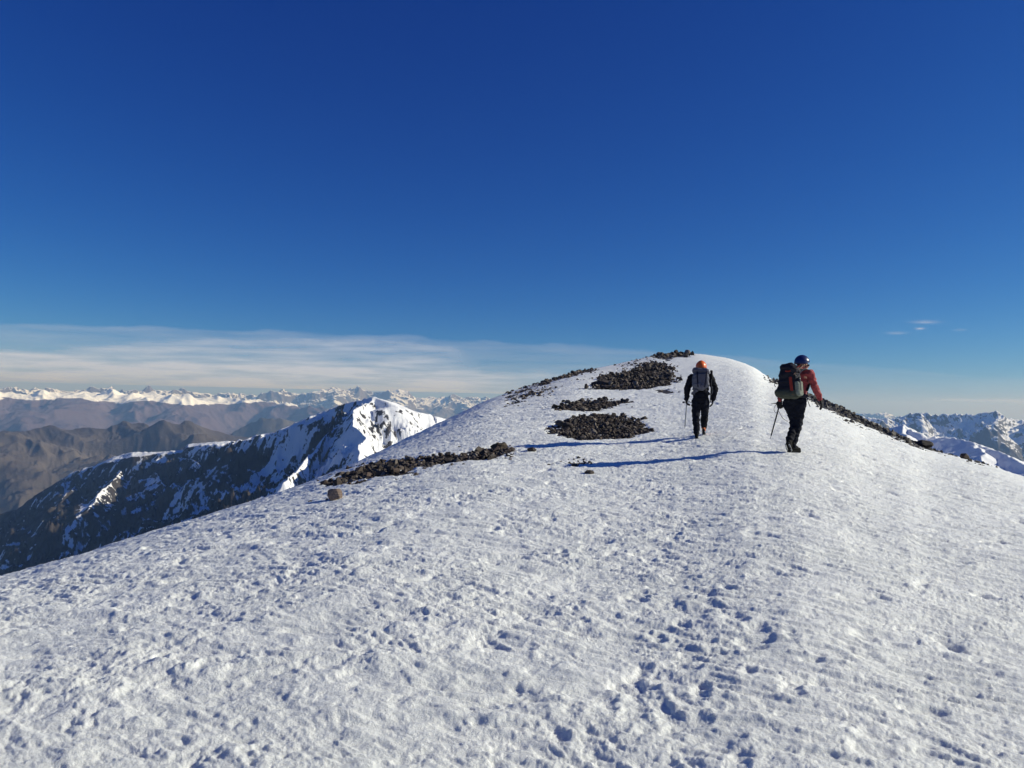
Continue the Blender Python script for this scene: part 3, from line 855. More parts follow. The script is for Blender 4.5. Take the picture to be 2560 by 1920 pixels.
_sph = []
_b = bmesh.new(); bmesh.ops.create_icosphere(_b, subdivisions=2, radius=1.0); _sph = [v.co.copy() for v in _b.verts]; _b.free()

def solid(name, parts, mat, parent, voxel=.012, smooth_it=6, rm=True, wrinkle=None):
    if wrinkle is None: wrinkle = .024 if name in ('jacket', 'red_top', 'trousers', 'gaiter', 'pack_body', 'lid', 'lower_panel') else 0
    """one continuous surface grown from tapered limbs ('c', p0, p1, r0, r1) and lumps ('e', centre, radii, euler)"""
    bm = bmesh.new()
    for p in parts:
        tmp = bmesh.new()
        if p[0] == 'c':
            a, b_, r0, r1 = Vector(p[1]), Vector(p[2]), p[3], p[4]
            hull_bits(tmp, [a + q * r0 for q in _sph] + [b_ + q * r1 for q in _sph])
        elif p[0] == 'e':
            c, r = Vector(p[1]), Vector(p[2]); e = Euler(p[3] if len(p) > 3 else (0, 0, 0)).to_matrix()
            hull_bits(tmp, [c + e @ Vector((q.x * r.x, q.y * r.y, q.z * r.z)) for q in _sph])
        elif p[0] == 'b':      # rounded box: centre, half sizes, euler, roundness
            c, r = Vector(p[1]), Vector(p[2]); e = Euler(p[3]).to_matrix(); k = p[4]
            pts = []
            for sx in (-1, 1):
                for sy in (-1, 1):
                    for sz in (-1, 1):
                        t = p[5] if len(p) > 5 and sz > 0 else 1.0
                        o_ = Vector((sx * (r.x * t - k), sy * (r.y * t - k), sz * (r.z - k)))
                        pts += [c + e @ (o_ + q * k) for q in _sph[::3]]
            hull_bits(tmp, pts)
        me_ = bpy.data.meshes.new('t'); tmp.to_mesh(me_); tmp.free(); bm.from_mesh(me_); bpy.data.meshes.remove(me_)
    bmesh.ops.recalc_face_normals(bm, faces=bm.faces)
    me = bpy.data.meshes.new(name); bm.to_mesh(me); bm.free()
    o = bpy.data.objects.new(name, me); COL.objects.link(o)
    if rm:
        m1 = o.modifiers.new('r', 'REMESH'); m1.mode = 'VOXEL'; m1.voxel_size = voxel; m1.use_smooth_shade = True
        m2 = o.modifiers.new('s', 'SMOOTH'); m2.factor = .5; m2.iterations = smooth_it
        dg = bpy.context.evaluated_depsgraph_get()
        me2 = bpy.data.meshes.new_from_object(o.evaluated_get(dg)); me2.name = name
        o.modifiers.clear(); o.data = me2; bpy.data.meshes.remove(me)
        me = me2
        if wrinkle:
            n_ = len(me.vertices); co = np.empty(n_ * 3, np.float32); no = np.empty(n_ * 3, np.float32)
            me.vertices.foreach_get('co', co); me.vertices.foreach_get('normal', no); co = co.reshape(-1, 3); no = no.reshape(-1, 3)
            a_ = ridged(co[:, 0] * 5 + co[:, 1] * 6, co[:, 2] * 9 + co[:, 1] * 3, 3, 701) + .5 * ridged(co[:, 1] * 12 - co[:, 0] * 4, co[:, 2] * 16, 2, 711)
            me.vertices.foreach_set('co', (co + no * ((a_ - .55) * wrinkle)[:, None]).astype(np.float32).ravel()); me.update()
    for p in me.polygons: p.use_smooth = True
    me.materials.clear(); me.materials.append(mat)
    if parent: o.parent = parent
    return o

def chain(pts, rad):
    return [('c', pts[i], pts[i + 1], rad[i], rad[i + 1]) for i in range(len(pts) - 1)]

def tube(name, pts, r, mat, parent, flat=1.0):
    cu = bpy.data.curves.new(name, 'CURVE'); cu.dimensions = '3D'; cu.bevel_depth = r; cu.bevel_resolution = 2
    sp = cu.splines.new('NURBS'); sp.points.add(len(pts) - 1); sp.order_u = min(4, len(pts)); sp.use_endpoint_u = True
    for q, p in zip(sp.points, pts): q.co = (*p, 1)
    t = bpy.data.objects.new('t', cu); COL.objects.link(t)
    dg = bpy.context.evaluated_depsgraph_get()
    me = bpy.data.meshes.new_from_object(t.evaluated_get(dg)); me.name = name
    bpy.data.objects.remove(t); bpy.data.curves.remove(cu)
    for p in me.polygons: p.use_smooth = True
    me.materials.clear(); me.materials.append(mat)
    o = bpy.data.objects.new(name, me); COL.objects.link(o)
    if parent: o.parent = parent
    return o

def hand_parts(wrist, dirn, palm_n, thumb_dir, curl=.9, s=1.0, r=.0105):
    """palm, four unequal bent fingers and a side thumb; dirn = where the knuckles point, palm_n = the palm's inward normal"""
    w = Vector(wrist); d = Vector(dirn).normalized(); n = Vector(palm_n); n = (n - d * n.dot(d)).normalized()
    t = d.cross(n); t = t if t.dot(Vector(thumb_dir)) > 0 else -t
    P = [('c', w - d * .02, w + d * .02, .030 * s, .030 * s)]
    for k in (-1, -.33, .33, 1):
        P.append(('c', w + d * .015 + t * k * .018 * s, w + d * .088 * s + t * k * .030 * s, .018 * s, .0135 * s))
    for i, (k, L) in enumerate(((1.05, .9), (.36, 1.0), (-.33, .95), (-1.0, .74))):
        b0 = w + d * .088 * s + t * k * .031 * s
        ang = curl * (.55 + .08 * i); p = b0; dd = d.copy()
        for seg, ln in enumerate((.042, .028, .022)):
            dd = (dd * math.cos(ang) + n * math.sin(ang)).normalized() if seg else (d * math.cos(ang * .8) + n * math.sin(ang * .8)).normalized()
            q = p + dd * ln * L * s
            P.append(('c', p, q, r * s * (1.1 - .08 * seg), r * s * (1.02 - .08 * seg))); p = q
            nn = dd.cross(t); nn = nn if nn.dot(n) > -.2 else -nn
            n_l = (n * math.cos(ang) - d * math.sin(ang))
            n = n_l.normalized() if False else n
    b0 = w + d * .03 * s + t * .026 * s
    b1 = b0 + (t * .7 + d * .55 + n * .35).normalized() * .040 * s
    b2 = b1 + (t * .15 + d * .75 + n * .6).normalized() * .034 * s
    P += [('c', b0, b1, .0155 * s, .0125 * s), ('c', b1, b2, .0125 * s, .0105 * s)]
    return P

M_BLACK = simple_mat('black_softshell', (.0065, .007, .012), rough=.85, noise=.25, scale=14, bump=.9, bscale=14, sheen=.0, bdist=.01)
M_NAVY = simple_mat('dark_trouser_cloth', (.0065, .008, .015), rough=.9, noise=.25, scale=12, bump=.9, bscale=13, sheen=.0, bdist=.012)
M_GLOVE = simple_mat('black_glove', (.010, .010, .012), rough=.7, noise=.2)
M_RED = simple_mat('salmon_red_fleece', (.27, .046, .05), rough=.85, noise=.15, scale=16, bump=.8, bscale=18, sheen=.2, bdist=.01)
M_GREY = simple_mat('grey_pack_cloth', (.10, .105, .135), rough=.7, noise=.2, scale=12, bump=.9, bscale=15, bdist=.012)
M_GREYD = simple_mat('slate_pack_cloth', (.085, .085, .115), rough=.7, noise=.2, scale=12, bump=.8, bscale=15, bdist=.01)
M_PACKB = simple_mat('black_pack_cloth', (.014, .014, .022), rough=.7, noise=.25, scale=12, bump=.8, bscale=15, bdist=.01)
M_OLIVE = simple_mat('olive_pack_cloth', (.052, .058, .045), rough=.75, noise=.2, scale=12, bump=.8, bscale=15, bdist=.01)
M_OLIVEL = simple_mat('grey_green_mesh', (.16, .18, .15), rough=.75, noise=.25, scale=30, bump=.5)
M_REDP = simple_mat('rust_red_pack_cloth', (.22, .03, .022), rough=.75, noise=.2, scale=20, bump=.5)
M_STRAP = simple_mat('webbing', (.010, .012, .028), rough=.7, noise=.1)
M_STRAPT = simple_mat('tan_webbing', (.20, .12, .09), rough=.7, noise=.1)
M_ORANGE = simple_mat('orange_helmet_shell', (.68, .12, .012), rough=.35, noise=.06, scale=8, bump=0)
M_BLUE = simple_mat('blue_helmet_shell', (.008, .017, .09), rough=.35, noise=.06, scale=8, bump=0)
M_STEEL = simple_mat('grey_steel', (.32, .33, .35), rough=.38, noise=.1, metallic=.85, bump=.1)
M_DSTEEL = simple_mat('dark_steel', (.03, .03, .034), rough=.4, noise=.1, metallic=.6, bump=.1)
M_BOOTO = simple_mat('orange_boot', (.55, .13, .035), rough=.6, noise=.2, scale=20, bump=.3)
M_BOOTD = simple_mat('dark_boot', (.010, .010, .010), rough=.9, noise=.2, scale=20, bump=.4)
M_SKIN = simple_mat('skin', (.48, .27, .19), rough=.55, noise=.08, bump=.1)
M_HAIR = simple_mat('brown_hair', (.06, .03, .018), rough=.6, noise=.3, scale=60, bump=.6)
M_LENS = simple_mat('dark_lens', (.008, .008, .01), rough=.15, noise=0, bump=0)
M_PALE = simple_mat('pale_reflective_trim', (.45, .47, .5), rough=.5, noise=.1, bump=0)
M_PINK = simple_mat('pale_neck_gaiter', (.42, .34, .30), rough=.8, noise=.15, bump=.3)

def person_root(px, py, label, r_over=None, lean=0):
    x, y, z = at_px(px, py)
    e = bpy.data.objects.new('person', None); COL.objects.link(e)
    az = math.atan2(x, y)
    e.location = (x, y, z); e.rotation_euler = (0, 0, -az)
    e.empty_display_size = .3
    tag(e, label, 'person')
    return e, (x, y, z), az

def as_thing(name, root, label, cat):
    e = bpy.data.objects.new(name, None); COL.objects.link(e)
    e.location = root.location; e.rotation_euler = root.rotation_euler; e.scale = root.scale; e.empty_display_size = .2
    tag(e, label, cat)
    return e

def ground_off(root, lx, ly):
    """height of the snow above the figure's base at a local offset"""
    a = root.rotation_euler[2]; s = root.scale[0]
    x = root.location.x + s * (lx * math.cos(a) - ly * math.sin(a)); y = root.location.y + s * (lx * math.sin(a) + ly * math.cos(a))
    return (float(ground_z(x, y)) - root.location.z) / s

def helmet(name, c, yaw, mat, parent, s=1.0, tilt=0):
    c = Vector(c)
    bm = bmesh.new(); bmesh.ops.create_uvsphere(bm, u_segments=36, v_segments=24, radius=1.0)
    for f in [f for f in bm.faces if f.calc_center_median().z < -.26 or (f.calc_center_median().z < .02 and f.calc_center_median().y > .45)]: bm.faces.remove(f)
    for v in [v for v in bm.verts if not v.link_faces]: bm.verts.remove(v)
    for v in bm.verts:
        rib = 1 + .018 * math.cos(6 * math.atan2(v.co.x, v.co.z + .4)) * (v.co.z > .05)
        v.co = Vector((v.co.x * .118 * s * rib, v.co.y * .142 * s, v.co.z * .138 * s * rib))
        if v.co.z < -.01: v.co.x *= 1.05; v.co.y *= 1.03
    r = bmesh.ops.extrude_face_region(bm, geom=bm.faces[:])
    for v in [g for g in r['geom'] if isinstance(g, bmesh.types.BMVert)]: v.co *= .93
    bmesh.ops.recalc_face_normals(bm, faces=bm.faces)
    me = bpy.data.meshes.new(name); bm.to_mesh(me); bm.free()
    for p in me.polygons: p.use_smooth = True
    me.materials.append(mat)
    o = bpy.data.objects.new(name, me); COL.objects.link(o); o.parent = parent
    o.location = c; o.rotation_euler = (tilt, 0, yaw)
    return o

def head_parts(c, yaw, s=1.0):
    """skull, jaw, nose, brow, lips, ears; c = centre of the head, facing +y turned by yaw"""
    c = Vector(c); Rz = Matrix.Rotation(yaw, 3, 'Z')
    def q(x, y, z): return c + Rz @ Vector((x * s, y * s, z * s))
    P = [('e', q(0, -.012, .03), (.074 * s, .092 * s, .088 * s), (0, 0, yaw)), ('e', q(0, .022, -.045), (.056 * s, .062 * s, .066 * s), (0, 0, yaw)),
         ('c', q(0, .075, -.09), q(0, .072, -.095), .022 * s, .020 * s),
         ('c', q(0, .083, .012), q(0, .104, -.024), .009 * s, .014 * s), ('c', q(-.032, .078, .022), q(.032, .078, .022), .012 * s, .012 * s),
         ('c', q(-.020, .084, -.053), q(.020, .084, -.053), .009 * s, .009 * s), ('c', q(-.018, .083, -.064), q(.018, .083, -.064), .008 * s, .008 * s),
         ('e', q(-.040, .068, -.02), (.02 * s, .02 * s, .02 * s)), ('e', q(.040, .068, -.02), (.02 * s, .02 * s, .02 * s))]
    for sx in (-1, 1):
        P.append(('e', q(sx * .076, -.012, -.012), (.010 * s, .018 * s, .030 * s), (0, 0, yaw)))
    return P

def boot(root, ankle, toe_dir, pitch, mat, sole_mat, crampon=True):
    """boot with a sole and crampon points; pitch = heel raised (rad)"""
    a = Vector(ankle); d = Vector((toe_dir[0], toe_dir[1], 0)).normalized()
    side = Vector((-d.y, d.x, 0))
    f = d * math.cos(pitch) - Vector((0, 0, 1)) * math.sin(pitch); u = Vector((0, 0, 1)) * math.cos(pitch) + d * math.sin(pitch)
    def q(x, y, z): return a + side * x + f * y + u * z
    b = solid('boot', [('c', q(0, 0, .10), q(0, -.01, 0), .056, .056), ('c', q(0, -.035, -.035), q(0, .06, -.035), .044, .046), ('c', q(0, .05, -.030), q(0, .155, -.048), .046, .036), ('c', q(0, -.01, .02), q(0, .10, -.02), .05, .035)], mat, root, voxel=.011, smooth_it=4)
    s = solid('sole', [('c', q(.0, -.05, -.080), q(0, .02, -.080), .036, .034), ('c', q(0, .02, -.080), q(0, .16, -.076), .036, .036)], sole_mat, None, voxel=.010, smooth_it=1)
    s.parent = b
    if crampon:
        bm = bmesh.new()
        for (x, y) in ((-.03, -.07), (.03, -.07), (-.035, -.02), (.035, -.02), (-.04, .07), (.04, .07), (-.035, .12), (.035, .12), (-.018, .19), (.018, .19)):
            r = bmesh.ops.create_cone(bm, segments=4, radius1=.008, radius2=.001, depth=.035, cap_ends=True)
            M = Matrix.Translation(q(x, y, -.122)) @ (Matrix.Rotation(math.pi, 4, 'X'))
            bmesh.ops.transform(bm, matrix=M, verts=r['verts'])
        for (p0, p1) in (((-.038, -.07), (-.040, .13)), ((.038, -.07), (.040, .13)), ((-.038, .10), (.038, .10)), ((-.035, -.04), (.035, -.04))):
            A_, B_ = q(p0[0], p0[1], -.104), q(p1[0], p1[1], -.104)
            v = (B_ - A_); r = bmesh.ops.create_cone(bm, segments=6, radius1=.006, radius2=.006, depth=v.length, cap_ends=True)
            bmesh.ops.transform(bm, matrix=Matrix.Translation((A_ + B_) / 2) @ v.to_track_quat('Z', 'Y').to_matrix().to_4x4(), verts=r['verts'])
        me = bpy.data.meshes.new('crampon'); bm.to_mesh(me); bm.free(); me.materials.append(M_STEEL)
        c = bpy.data.objects.new('crampon', me); COL.objects.link(c); c.parent = b
    return b

def ice_axe(root, label, grip, tip, pick_dir, shaft_mat, leash=None, head=True):
    e = as_thing('ice_axe', root, label, 'ice axe')
    g, t = Vector(grip), Vector(tip); ax = (t - g).normalized(); pd = Vector(pick_dir); pd = (pd - ax * pd.dot(ax)).normalized()
    solid('shaft', [('c', g, t - ax * .07, .013, .012)], shaft_mat, e, rm=False)
    solid('spike', [('c', t - ax * .08, t, .010, .002)], M_STEEL, e, rm=False)
    solid('pick', [('c', g, g + pd * .07 + ax * .004, .011, .010), ('c', g + pd * .07 + ax * .004, g + pd * .15 + ax * .035, .010, .003)], M_DSTEEL, e, voxel=.005, smooth_it=1)
    sd = ax.cross(pd)
    solid('adze', [('c', g, g - pd * .05, .011, .008), ('b', g - pd * .075 + ax * .008, (.028, .006, .022), (0, 0, 0), .004)], M_DSTEEL, e, voxel=.005, smooth_it=1)
    if leash: tube('leash', leash, .004, M_STRAPT, e)
    return e

# --- left walker: dark clothes, orange helmet, grey pack
def walker_left():
    root, loc, az = person_root(699.8, 439.0, 'person in black clothes and orange helmet walking up the snow, left of the other')
    root.scale = (.885,) * 3
    body = []
    LA, LK, LH = (-.072, -.02, .125), (-.095, .03, .52), (-.098, 0, .90)
    gr = ground_off(root, .085, .42)
    RA, RK, RH = (.088, .40, gr + .20), (.095, .26, .585), (.098, .02, .90)
    LS, LE, LW = (-.205, .0, 1.43), (-.305, -.01, 1.16), (-.318, .07, .925)
    RS, RE, RW = (.205, .0, 1.43), (.318, -.03, 1.17), (.285, .04, .935)
    HC = (.0, .08, 1.63)
    # the whole body is one surface under the clothes
    body = (head_parts(HC, 0) + [('c', (0, .05, 1.56), (0, .02, 1.42), .055, .062), ('c', (0, .02, 1.40), (0, .02, 1.18), .13, .12), ('c', (-.10, .01, 1.38), (.10, .01, 1.38), .085, .085), ('c', (0, .02, 1.18), (0, 0, .94), .10, .10)]
            + chain([LS, LE, LW], [.055, .040, .028]) + chain([RS, RE, RW], [.055, .040, .028])
            + chain([LH, LK, LA], [.078, .050, .036]) + chain([RH, RK, RA], [.078, .050, .036])
            + hand_parts(LW, (0, .12, -1), (.9, .3, 0), (0, 1, 0), 1.3, .95, .009) + hand_parts(RW, (-.12, .1, -1), (-1, .1, 0), (0, 1, 0), .55, .95, .009))
    solid('body', body, M_SKIN, root, voxel=.009, smooth_it=4)
    solid('jacket', [('c', (0, .02, 1.40), (0, .03, 1.20), .158, .158), ('c', (-.11, .0, 1.40), (.11, .0, 1.40), .104, .104), ('c', (0, .03, 1.20), (0, .01, .98), .160, .168), ('e', (0, .0, .93), (.192, .135, .10)), ('c', (0, .04, 1.50), (0, .02, 1.42), .075, .09)]
          + [('c', LS, LE, .086, .070), ('c', LE, LW, .070, .052), ('c', RS, RE, .086, .070), ('c', RE, RW, .070, .052)], M_BLACK, root, voxel=.011)
    solid('trousers', [('e', (0, 0, .92), (.182, .135, .11)), ('c', (-.09, 0, .86), (-.10, .02, .60), .112, .088), ('c', (-.10, .02, .60), (-.092, .02, .44), .090, .078), ('c', (-.092, .02, .44), (-.075, -.02, .16), .076, .060),
                       ('c', (.092, .02, .86), (.098, .24, .62), .110, .086), ('c', (.098, .24, .62), (.094, .30, .50), .084, .074), ('c', (.094, .30, .50), (.088, .39, RA[2] + .05), .072, .056)], M_NAVY, root, voxel=.011)
    for s_, K, A_ in ((-1, (-.092, .02, .46), (-.074, -.02, .15)), (1, (.095, .28, .52), (.088, .395, RA[2] + .03))):
        solid('gaiter', [('c', K, A_, .083, .066)], M_BLACK, root, voxel=.011)
        k = Vector(K)
        g = solid('gaiter_strap', [('c', k + Vector((-.055, -.012, -.012)), k + Vector((.055, -.012, -.004)), .034, .034)], M_GREYD, root, voxel=.010)
    boot(root, LA, (-.08, 1), .10, M_BOOTD, M_BOOTD)
    boot(root, RA, (.05, 1), .42, M_BOOTO, M_BOOTD)
    solid('glove', hand_parts(LW, (0, .12, -1), (.9, .3, 0), (0, 1, 0), 1.3, 1.12, .0125) + [('c', Vector(LW) + Vector((0, 0, .05)), LW, .044, .036)], M_GLOVE, root, voxel=.006, smooth_it=2)
    solid('glove', hand_parts(RW, (-.12, .1, -1), (-1, .1, 0), (0, 1, 0), .55, 1.12, .0125) + [('c', Vector(RW) + Vector((0, 0, .05)), RW, .044, .036)], M_GLOVE, root, voxel=.006, smooth_it=2)
    helmet('helmet', (0, .07, 1.685), 0, M_ORANGE, root, 1.04, -.05)
    # pack
    pk = as_thing('backpack', root, 'grey backpack with dark straps on the walker with the orange helmet', 'backpack')
    solid('pack_body', [('b', (.0, -.20, 1.36), (.192, .105, .17), (.06, 0, 0), .07), ('c', (-.02, -.20, 1.28), (.0, -.19, 1.20), .125, .085), ('c', (.05, -.20, 1.28), (.02, -.19, 1.20), .12, .085), ('c', (-.10, -.17, 1.30), (-.13, -.10, 1.10), .07, .045)], M_GREY, pk, voxel=.011)
    solid('front_panel', [('b', (.02, -.30, 1.36), (.095, .022, .155), (.10, 0, 0), .02), ('c', (.02, -.285, 1.24), (.02, -.275, 1.20), .06, .045)], M_GREYD, pk, voxel=.009)
    solid('lid', [('b', (-.005, -.17, 1.57), (.195, .125, .062), (-.12, .05, 0), .055), ('c', (-.12, -.2, 1.53), (.13, -.2, 1.53), .05, .05)], M_GREYD, pk, voxel=.010)
    for x in (-.085, .125):
        tube('compression_strap', [(x, -.30, 1.55), (x * .98, -.325, 1.45), (x * .9, -.33, 1.33), (x * .7, -.30, 1.20)], .014, M_STRAP, pk)
    tube('side_strap', [(-.18, -.24, 1.42), (-.205, -.17, 1.34), (-.19, -.08, 1.30)], .009, M_STRAP, pk)
    for sx in (-1, 1):
        tube('shoulder_strap', [(sx * .10, -.12, 1.50), (sx * .12, .0, 1.525), (sx * .125, .12, 1.45), (sx * .15, .13, 1.28), (sx * .17, .0, 1.14)], .022, M_STRAP, pk)
        solid('hip_belt', [('c', (sx * .09, -.16, 1.13), (sx * .185, -.02, 1.05), .045, .035), ('c', (sx * .185, -.02, 1.05), (sx * .12, .15, 1.03), .035, .02)], M_GREYD if sx < 0 else M_PACKB, pk, voxel=.010)
    tube('dangling_strap', [(-.155, -.16, 1.20), (-.175, -.19, 1.10), (-.15, -.19, 1.03), (-.12, -.19, 1.01)], .007, M_GREY, pk)
    # strapped pole on the right side of the pack
    po = as_thing('walking_pole', root, 'folded pole with black grip strapped to the right side of the grey backpack', 'pole')
    solid('grip', [('c', (.232, -.20, 1.56), (.242, -.20, 1.40), .030, .026), ('e', (.23, -.20, 1.575), (.036, .036, .02))], M_GLOVE, po, voxel=.008)
    solid('shaft', [('c', (.238, -.20, 1.41), (.218, -.17, .86), .014, .010)], M_DSTEEL, po, rm=False)
    solid('tip', [('c', (.218, -.17, .95), (.215, -.168, .84), .011, .004)], M_STEEL, po, rm=False)
    tube('wrist_loop', [(.25, -.21, 1.22), (.275, -.21, 1.16), (.27, -.20, 1.06), (.235, -.19, 1.03)], .006, M_GREY, po)
    ice_axe(root, 'long thin steel ice axe in the left hand of the walker with orange helmet', (-.312, .085, .855), (-.352, .34, .21), (1, .3, .1), M_STEEL)
walker_left()

# --- right walker: red top, dark trousers, blue helmet, big olive pack, looking right
def walker_right():
    root, loc, az = person_root(793.2, 453.6, 'person in salmon red top and blue helmet walking up the snow, looking right')
    yaw = RAD(-28)
    Rz = Matrix.Rotation(yaw, 3, 'Z')
    def T(x, y, z, cx=.085, cy=.0): v = Rz @ Vector((x, y, 0)); return (cx + v.x, cy + v.y, z)
    LS, RS = T(-.19, .0, 1.40), T(.185, .0, 1.40)
    RE, RW = (.335, -.05, 1.15), (.425, .02, .965)
    LE, LW = (-.20, .10, 1.13), (-.232, .03, .925)
    HC = (.130, .055, 1.535); HY = RAD(-68)
    RH, RK, RA = (.10, .0, .88), (.070, .10, .52), (-.022, .0, .125)
    LH, LK, LA = (-.06, .02, .88), (.005, .10, .52), (-.068, -.11, .215)
    LH_D = (-.05, .05, -1); RH_D = (.25, .05, -1)
    body = (head_parts(HC, HY, .98) + [('c', (.115, .045, 1.50), T(0, .02, 1.40), .052, .062), ('c', T(0, .02, 1.38), T(0, .02, 1.16), .125, .11), ('c', T(-.10, .0, 1.37), T(.10, .0, 1.37), .08, .08), ('c', T(0, .02, 1.16), (.02, 0, .93), .10, .10)]
            + chain([LS, LE, LW], [.050, .038, .027]) + chain([RS, RE, RW], [.050, .038, .027])
            + chain([LH, LK, LA], [.07, .036, .028]) + chain([RH, RK, RA], [.07, .040, .030])
            + hand_parts(LW, LH_D, (.3, .9, 0), (-1, .3, 0), 1.4, .92, .009) + hand_parts(RW, RH_D, (-1, .2, 0), (0, 1, 0), .5, .92, .009))
    solid('body', body, M_SKIN, root, voxel=.009, smooth_it=4)
    solid('red_top', [('c', T(0, .02, 1.38), T(0, .03, 1.18), .140, .128), ('c', T(-.10, .0, 1.385), T(.105, .0, 1.385), .090, .088), ('c', T(0, .03, 1.18), (.05, .01, 1.00), .130, .135), ('c', (.125, .035, 1.47), T(0, .02, 1.40), .066, .082)]
          + [('c', LS, LE, .068, .052), ('c', LE, LW, .052, .040), ('c', RS, RE, .068, .053), ('c', RE, RW, .053, .040)], M_RED, root, voxel=.011)
    solid('trousers', [('e', (.015, 0, .93), (.195, .145, .12)), ('c', (.085, 0, .88), (.080, .08, .60), .118, .080), ('c', (.080, .08, .60), (.062, .09, .46), .080, .070), ('c', (.062, .09, .46), (-.010, .0, .15), .068, .056),
                       ('c', (-.075, .02, .88), (.01, .11, .60), .112, .076), ('c', (.01, .11, .60), (.0, .08, .46), .076, .068), ('c', (.0, .08, .46), (-.055, -.10, .26), .064, .052)], M_NAVY, root, voxel=.011)
    solid('gaiter', [('c', (-.02, .02, .38), (-.07, -.12, .24), .066, .056)], M_BLACK, root, voxel=.011)
    boot(root, RA, (.75, .65), .05, M_BOOTD, M_BOOTD)
    boot(root, LA, (.25, 1), .62, M_BOOTD, M_BOOTD)
    solid('glove', hand_parts(LW, LH_D, (.3, .9, 0), (-1, .3, 0), 1.4, 1.1, .0125) + [('c', Vector(LW) + Vector((0, 0, .045)), LW, .040, .034)], M_GLOVE, root, voxel=.006, smooth_it=2)
    solid('glove', hand_parts(RW, RH_D, (-1, .2, 0), (0, 1, 0), .5, 1.1, .0125) + [('c', Vector(RW) + Vector((-.012, 0, .045)), RW, .040, .034)], M_GLOVE, root, voxel=.006, smooth_it=2)
    h = helmet('helmet', (.120, .052, 1.592), HY, M_BLUE, root, .93, .0)
    Hz = Matrix.Rotation(HY, 3, 'Z'); hc = Vector(HC)
    def Hq(x, y, z): return hc + Hz @ Vector((x, y, z))
    solid('sunglasses', [('e', Hq(-.034, .092, .004), (.030, .016, .021), (0, 0, HY)), ('e', Hq(.034, .092, .004), (.030, .016, .021), (0, 0, HY)), ('c', Hq(-.034, .094, .010), Hq(.034, .094, .010), .008, .008),
                         ('c', Hq(-.058, .082, .008), Hq(-.080, -.01, .004), .006, .005), ('c', Hq(.058, .082, .008), Hq(.080, -.01, .004), .006, .005)], M_LENS, root, voxel=.005, smooth_it=1)
    for sx in (-1, 1):
        tube('chin_strap', [Hq(sx * .085, .02, .045), Hq(sx * .080, .015, -.02), Hq(sx * .066, .03, -.07), Hq(sx * .02, .06, -.115)], .006, M_STRAP, root)
    solid('hair', [('e', Hq(0, -.055, -.02), (.068, .052, .075), (0, 0, HY)), ('c', Hq(0, -.085, -.04), Hq(.0, -.10, -.12), .035, .022)], M_HAIR, root, voxel=.008)
    solid('neck_warmer', [('c', (.135, .045, 1.465), (.125, .04, 1.425), .070, .078)], M_PINK, root, voxel=.009)
    # harness hanging below the pack
    tube('waist_sling', [(.20, -.02, 1.0), (.215, -.04, .95), (.235, -.05, .88), (.262, -.05, .82)], .006, M_DSTEEL, root)
    # pack: on the back, which is turned towards the lower left
    pk = as_thing('backpack', root, 'large black and olive backpack with red stripe on the walker in the red top', 'backpack')
    pc = Rz @ Vector((0, -.24, 0)); cx, cy = .085 + pc.x - .055, pc.y - .0
    def Q(x, y, z): v = Rz @ Vector((x, y, 0)); return (cx + v.x, cy + v.y, z)
    E3 = (0, .10, yaw)
    solid('pack_body', [('b', Q(0, 0, 1.20), (.200, .13, .235), (.05, .03, yaw), .085, .86), ('c', Q(-.03, 0, 1.36), Q(.04, 0, 1.44), .14, .11)], M_PACKB, pk, voxel=.012)
    solid('lower_panel', [('b', Q(-.01, -.015, 1.045), (.205, .135, .085), (.04, .02, yaw), .07)], M_OLIVE, pk, voxel=.012)
    solid('side_pocket', [('b', Q(.185, -.01, 1.13), (.050, .090, .135), (0, -.10, yaw), .04)], M_OLIVEL, pk, voxel=.010)
    solid('bottle', [('c', Q(.205, -.03, 1.10), Q(.190, -.03, 1.29), .036, .032)], M_DSTEEL, pk, voxel=.009)
    solid('red_panel', [('b', Q(.105, -.125, 1.17), (.030, .014, .16), (.03, -.12, yaw), .012)], M_REDP, pk, voxel=.008)
    solid('lid', [('b', Q(.02, .0, 1.475), (.165, .13, .065), (-.05, .16, yaw), .055, .85), ('c', Q(-.09, .0, 1.46), Q(.02, .02, 1.53), .06, .055)], M_PACKB, pk, voxel=.011)
    tube('lid_strap', [Q(.0, -.13, 1.42), Q(.08, -.14, 1.40), Q(.15, -.09, 1.46), Q(.19, .0, 1.52)], .012, M_REDP, pk)
    tube('load_strap', [Q(.13, -.10, 1.36), Q(.17, -.05, 1.44), Q(.20, .05, 1.50), Q(.17, .14, 1.52)], .010, M_STRAPT, pk)
    tube('load_strap', [Q(.16, -.08, 1.30), Q(.21, -.02, 1.40), Q(.235, .06, 1.47)], .006, M_GREYD, pk)
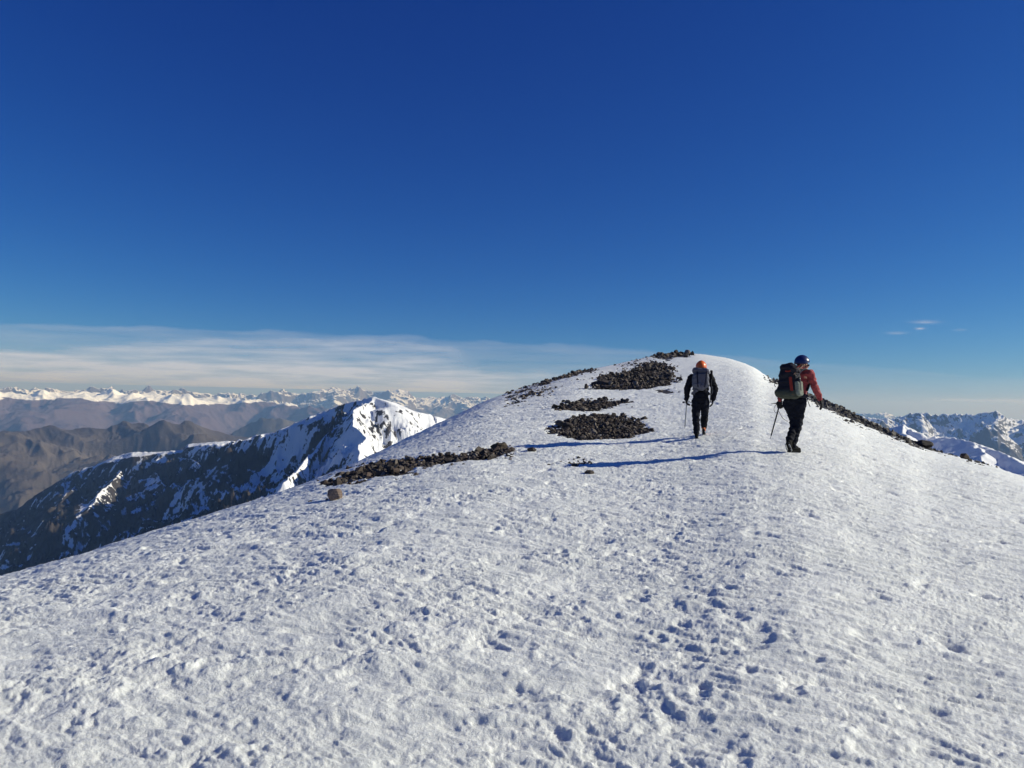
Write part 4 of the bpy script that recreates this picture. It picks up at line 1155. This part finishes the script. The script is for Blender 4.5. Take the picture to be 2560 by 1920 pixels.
    for sx in (-1, 1):
        tube('shoulder_strap', [T(sx * .10, -.13, 1.44), T(sx * .12, -.02, 1.495), T(sx * .12, .11, 1.42), T(sx * .14, .12, 1.24), T(sx * .15, -.02, 1.10)], .020, M_PACKB, pk)
        solid('hip_belt', [('c', T(sx * .08, -.14, 1.02, .05), T(sx * .165, -.01, 1.0, .05), .045, .036), ('c', T(sx * .165, -.01, 1.0, .05), T(sx * .09, .14, .99, .05), .036, .02)], M_PACKB, pk, voxel=.010)
    tube('left_loop', [Q(-.20, -.05, 1.30), Q(-.245, -.06, 1.22), Q(-.25, -.06, 1.15), Q(-.215, -.06, 1.16)], .006, M_GREY, pk)
    tube('compression_strap', [Q(-.215, -.08, 1.25), Q(-.10, -.145, 1.24), Q(.05, -.15, 1.24), Q(.17, -.11, 1.25)], .008, M_STRAP, pk)
    ice_axe(root, 'dark ice axe with curling leash in the left hand of the red top walker', (-.235, .045, .855), (-.385, .10, .235), (-1, .1, .0), M_DSTEEL,
            leash=[(-.30, .04, .84), (-.335, .02, .78), (-.325, .0, .71), (-.28, .02, .70), (-.245, .03, .74), (-.22, .03, .66), (-.17, .03, .59), (-.10, .03, .555)])
walker_right()

#PART4
# the air between here and the far ranges
def build_haze():
    bm = bmesh.new(); bmesh.ops.create_cube(bm, size=1.0)
    zt, zb = 320.0, -1260.0
    for v in bm.verts:
        v.co = Vector((v.co.x * 70000, v.co.y * 70000, zt if v.co.z > 0 else zb))
    me = bpy.data.meshes.new('haze'); bm.to_mesh(me); bm.free()
    o = bpy.data.objects.new('haze', me); COL.objects.link(o); o['kind'] = 'stuff'
    mt = bpy.data.materials.new('haze_air'); mt.use_nodes = True
    N, L = mt.node_tree.nodes, mt.node_tree.links
    N.remove(N['Principled BSDF'])
    v = N.new('ShaderNodeVolumePrincipled')
    v.inputs['Color'].default_value = (.30, .54, 1.0, 1)
    v.inputs['Density'].default_value = 7.0e-5
    v.inputs['Anisotropy'].default_value = 0.1
    v.inputs['Absorption Color'].default_value = (1, 1, 1, 1)      # scatters, does not absorb
    L.new(v.outputs[0], N['Material Output'].inputs['Volume'])
    me.materials.append(mt)
build_haze()
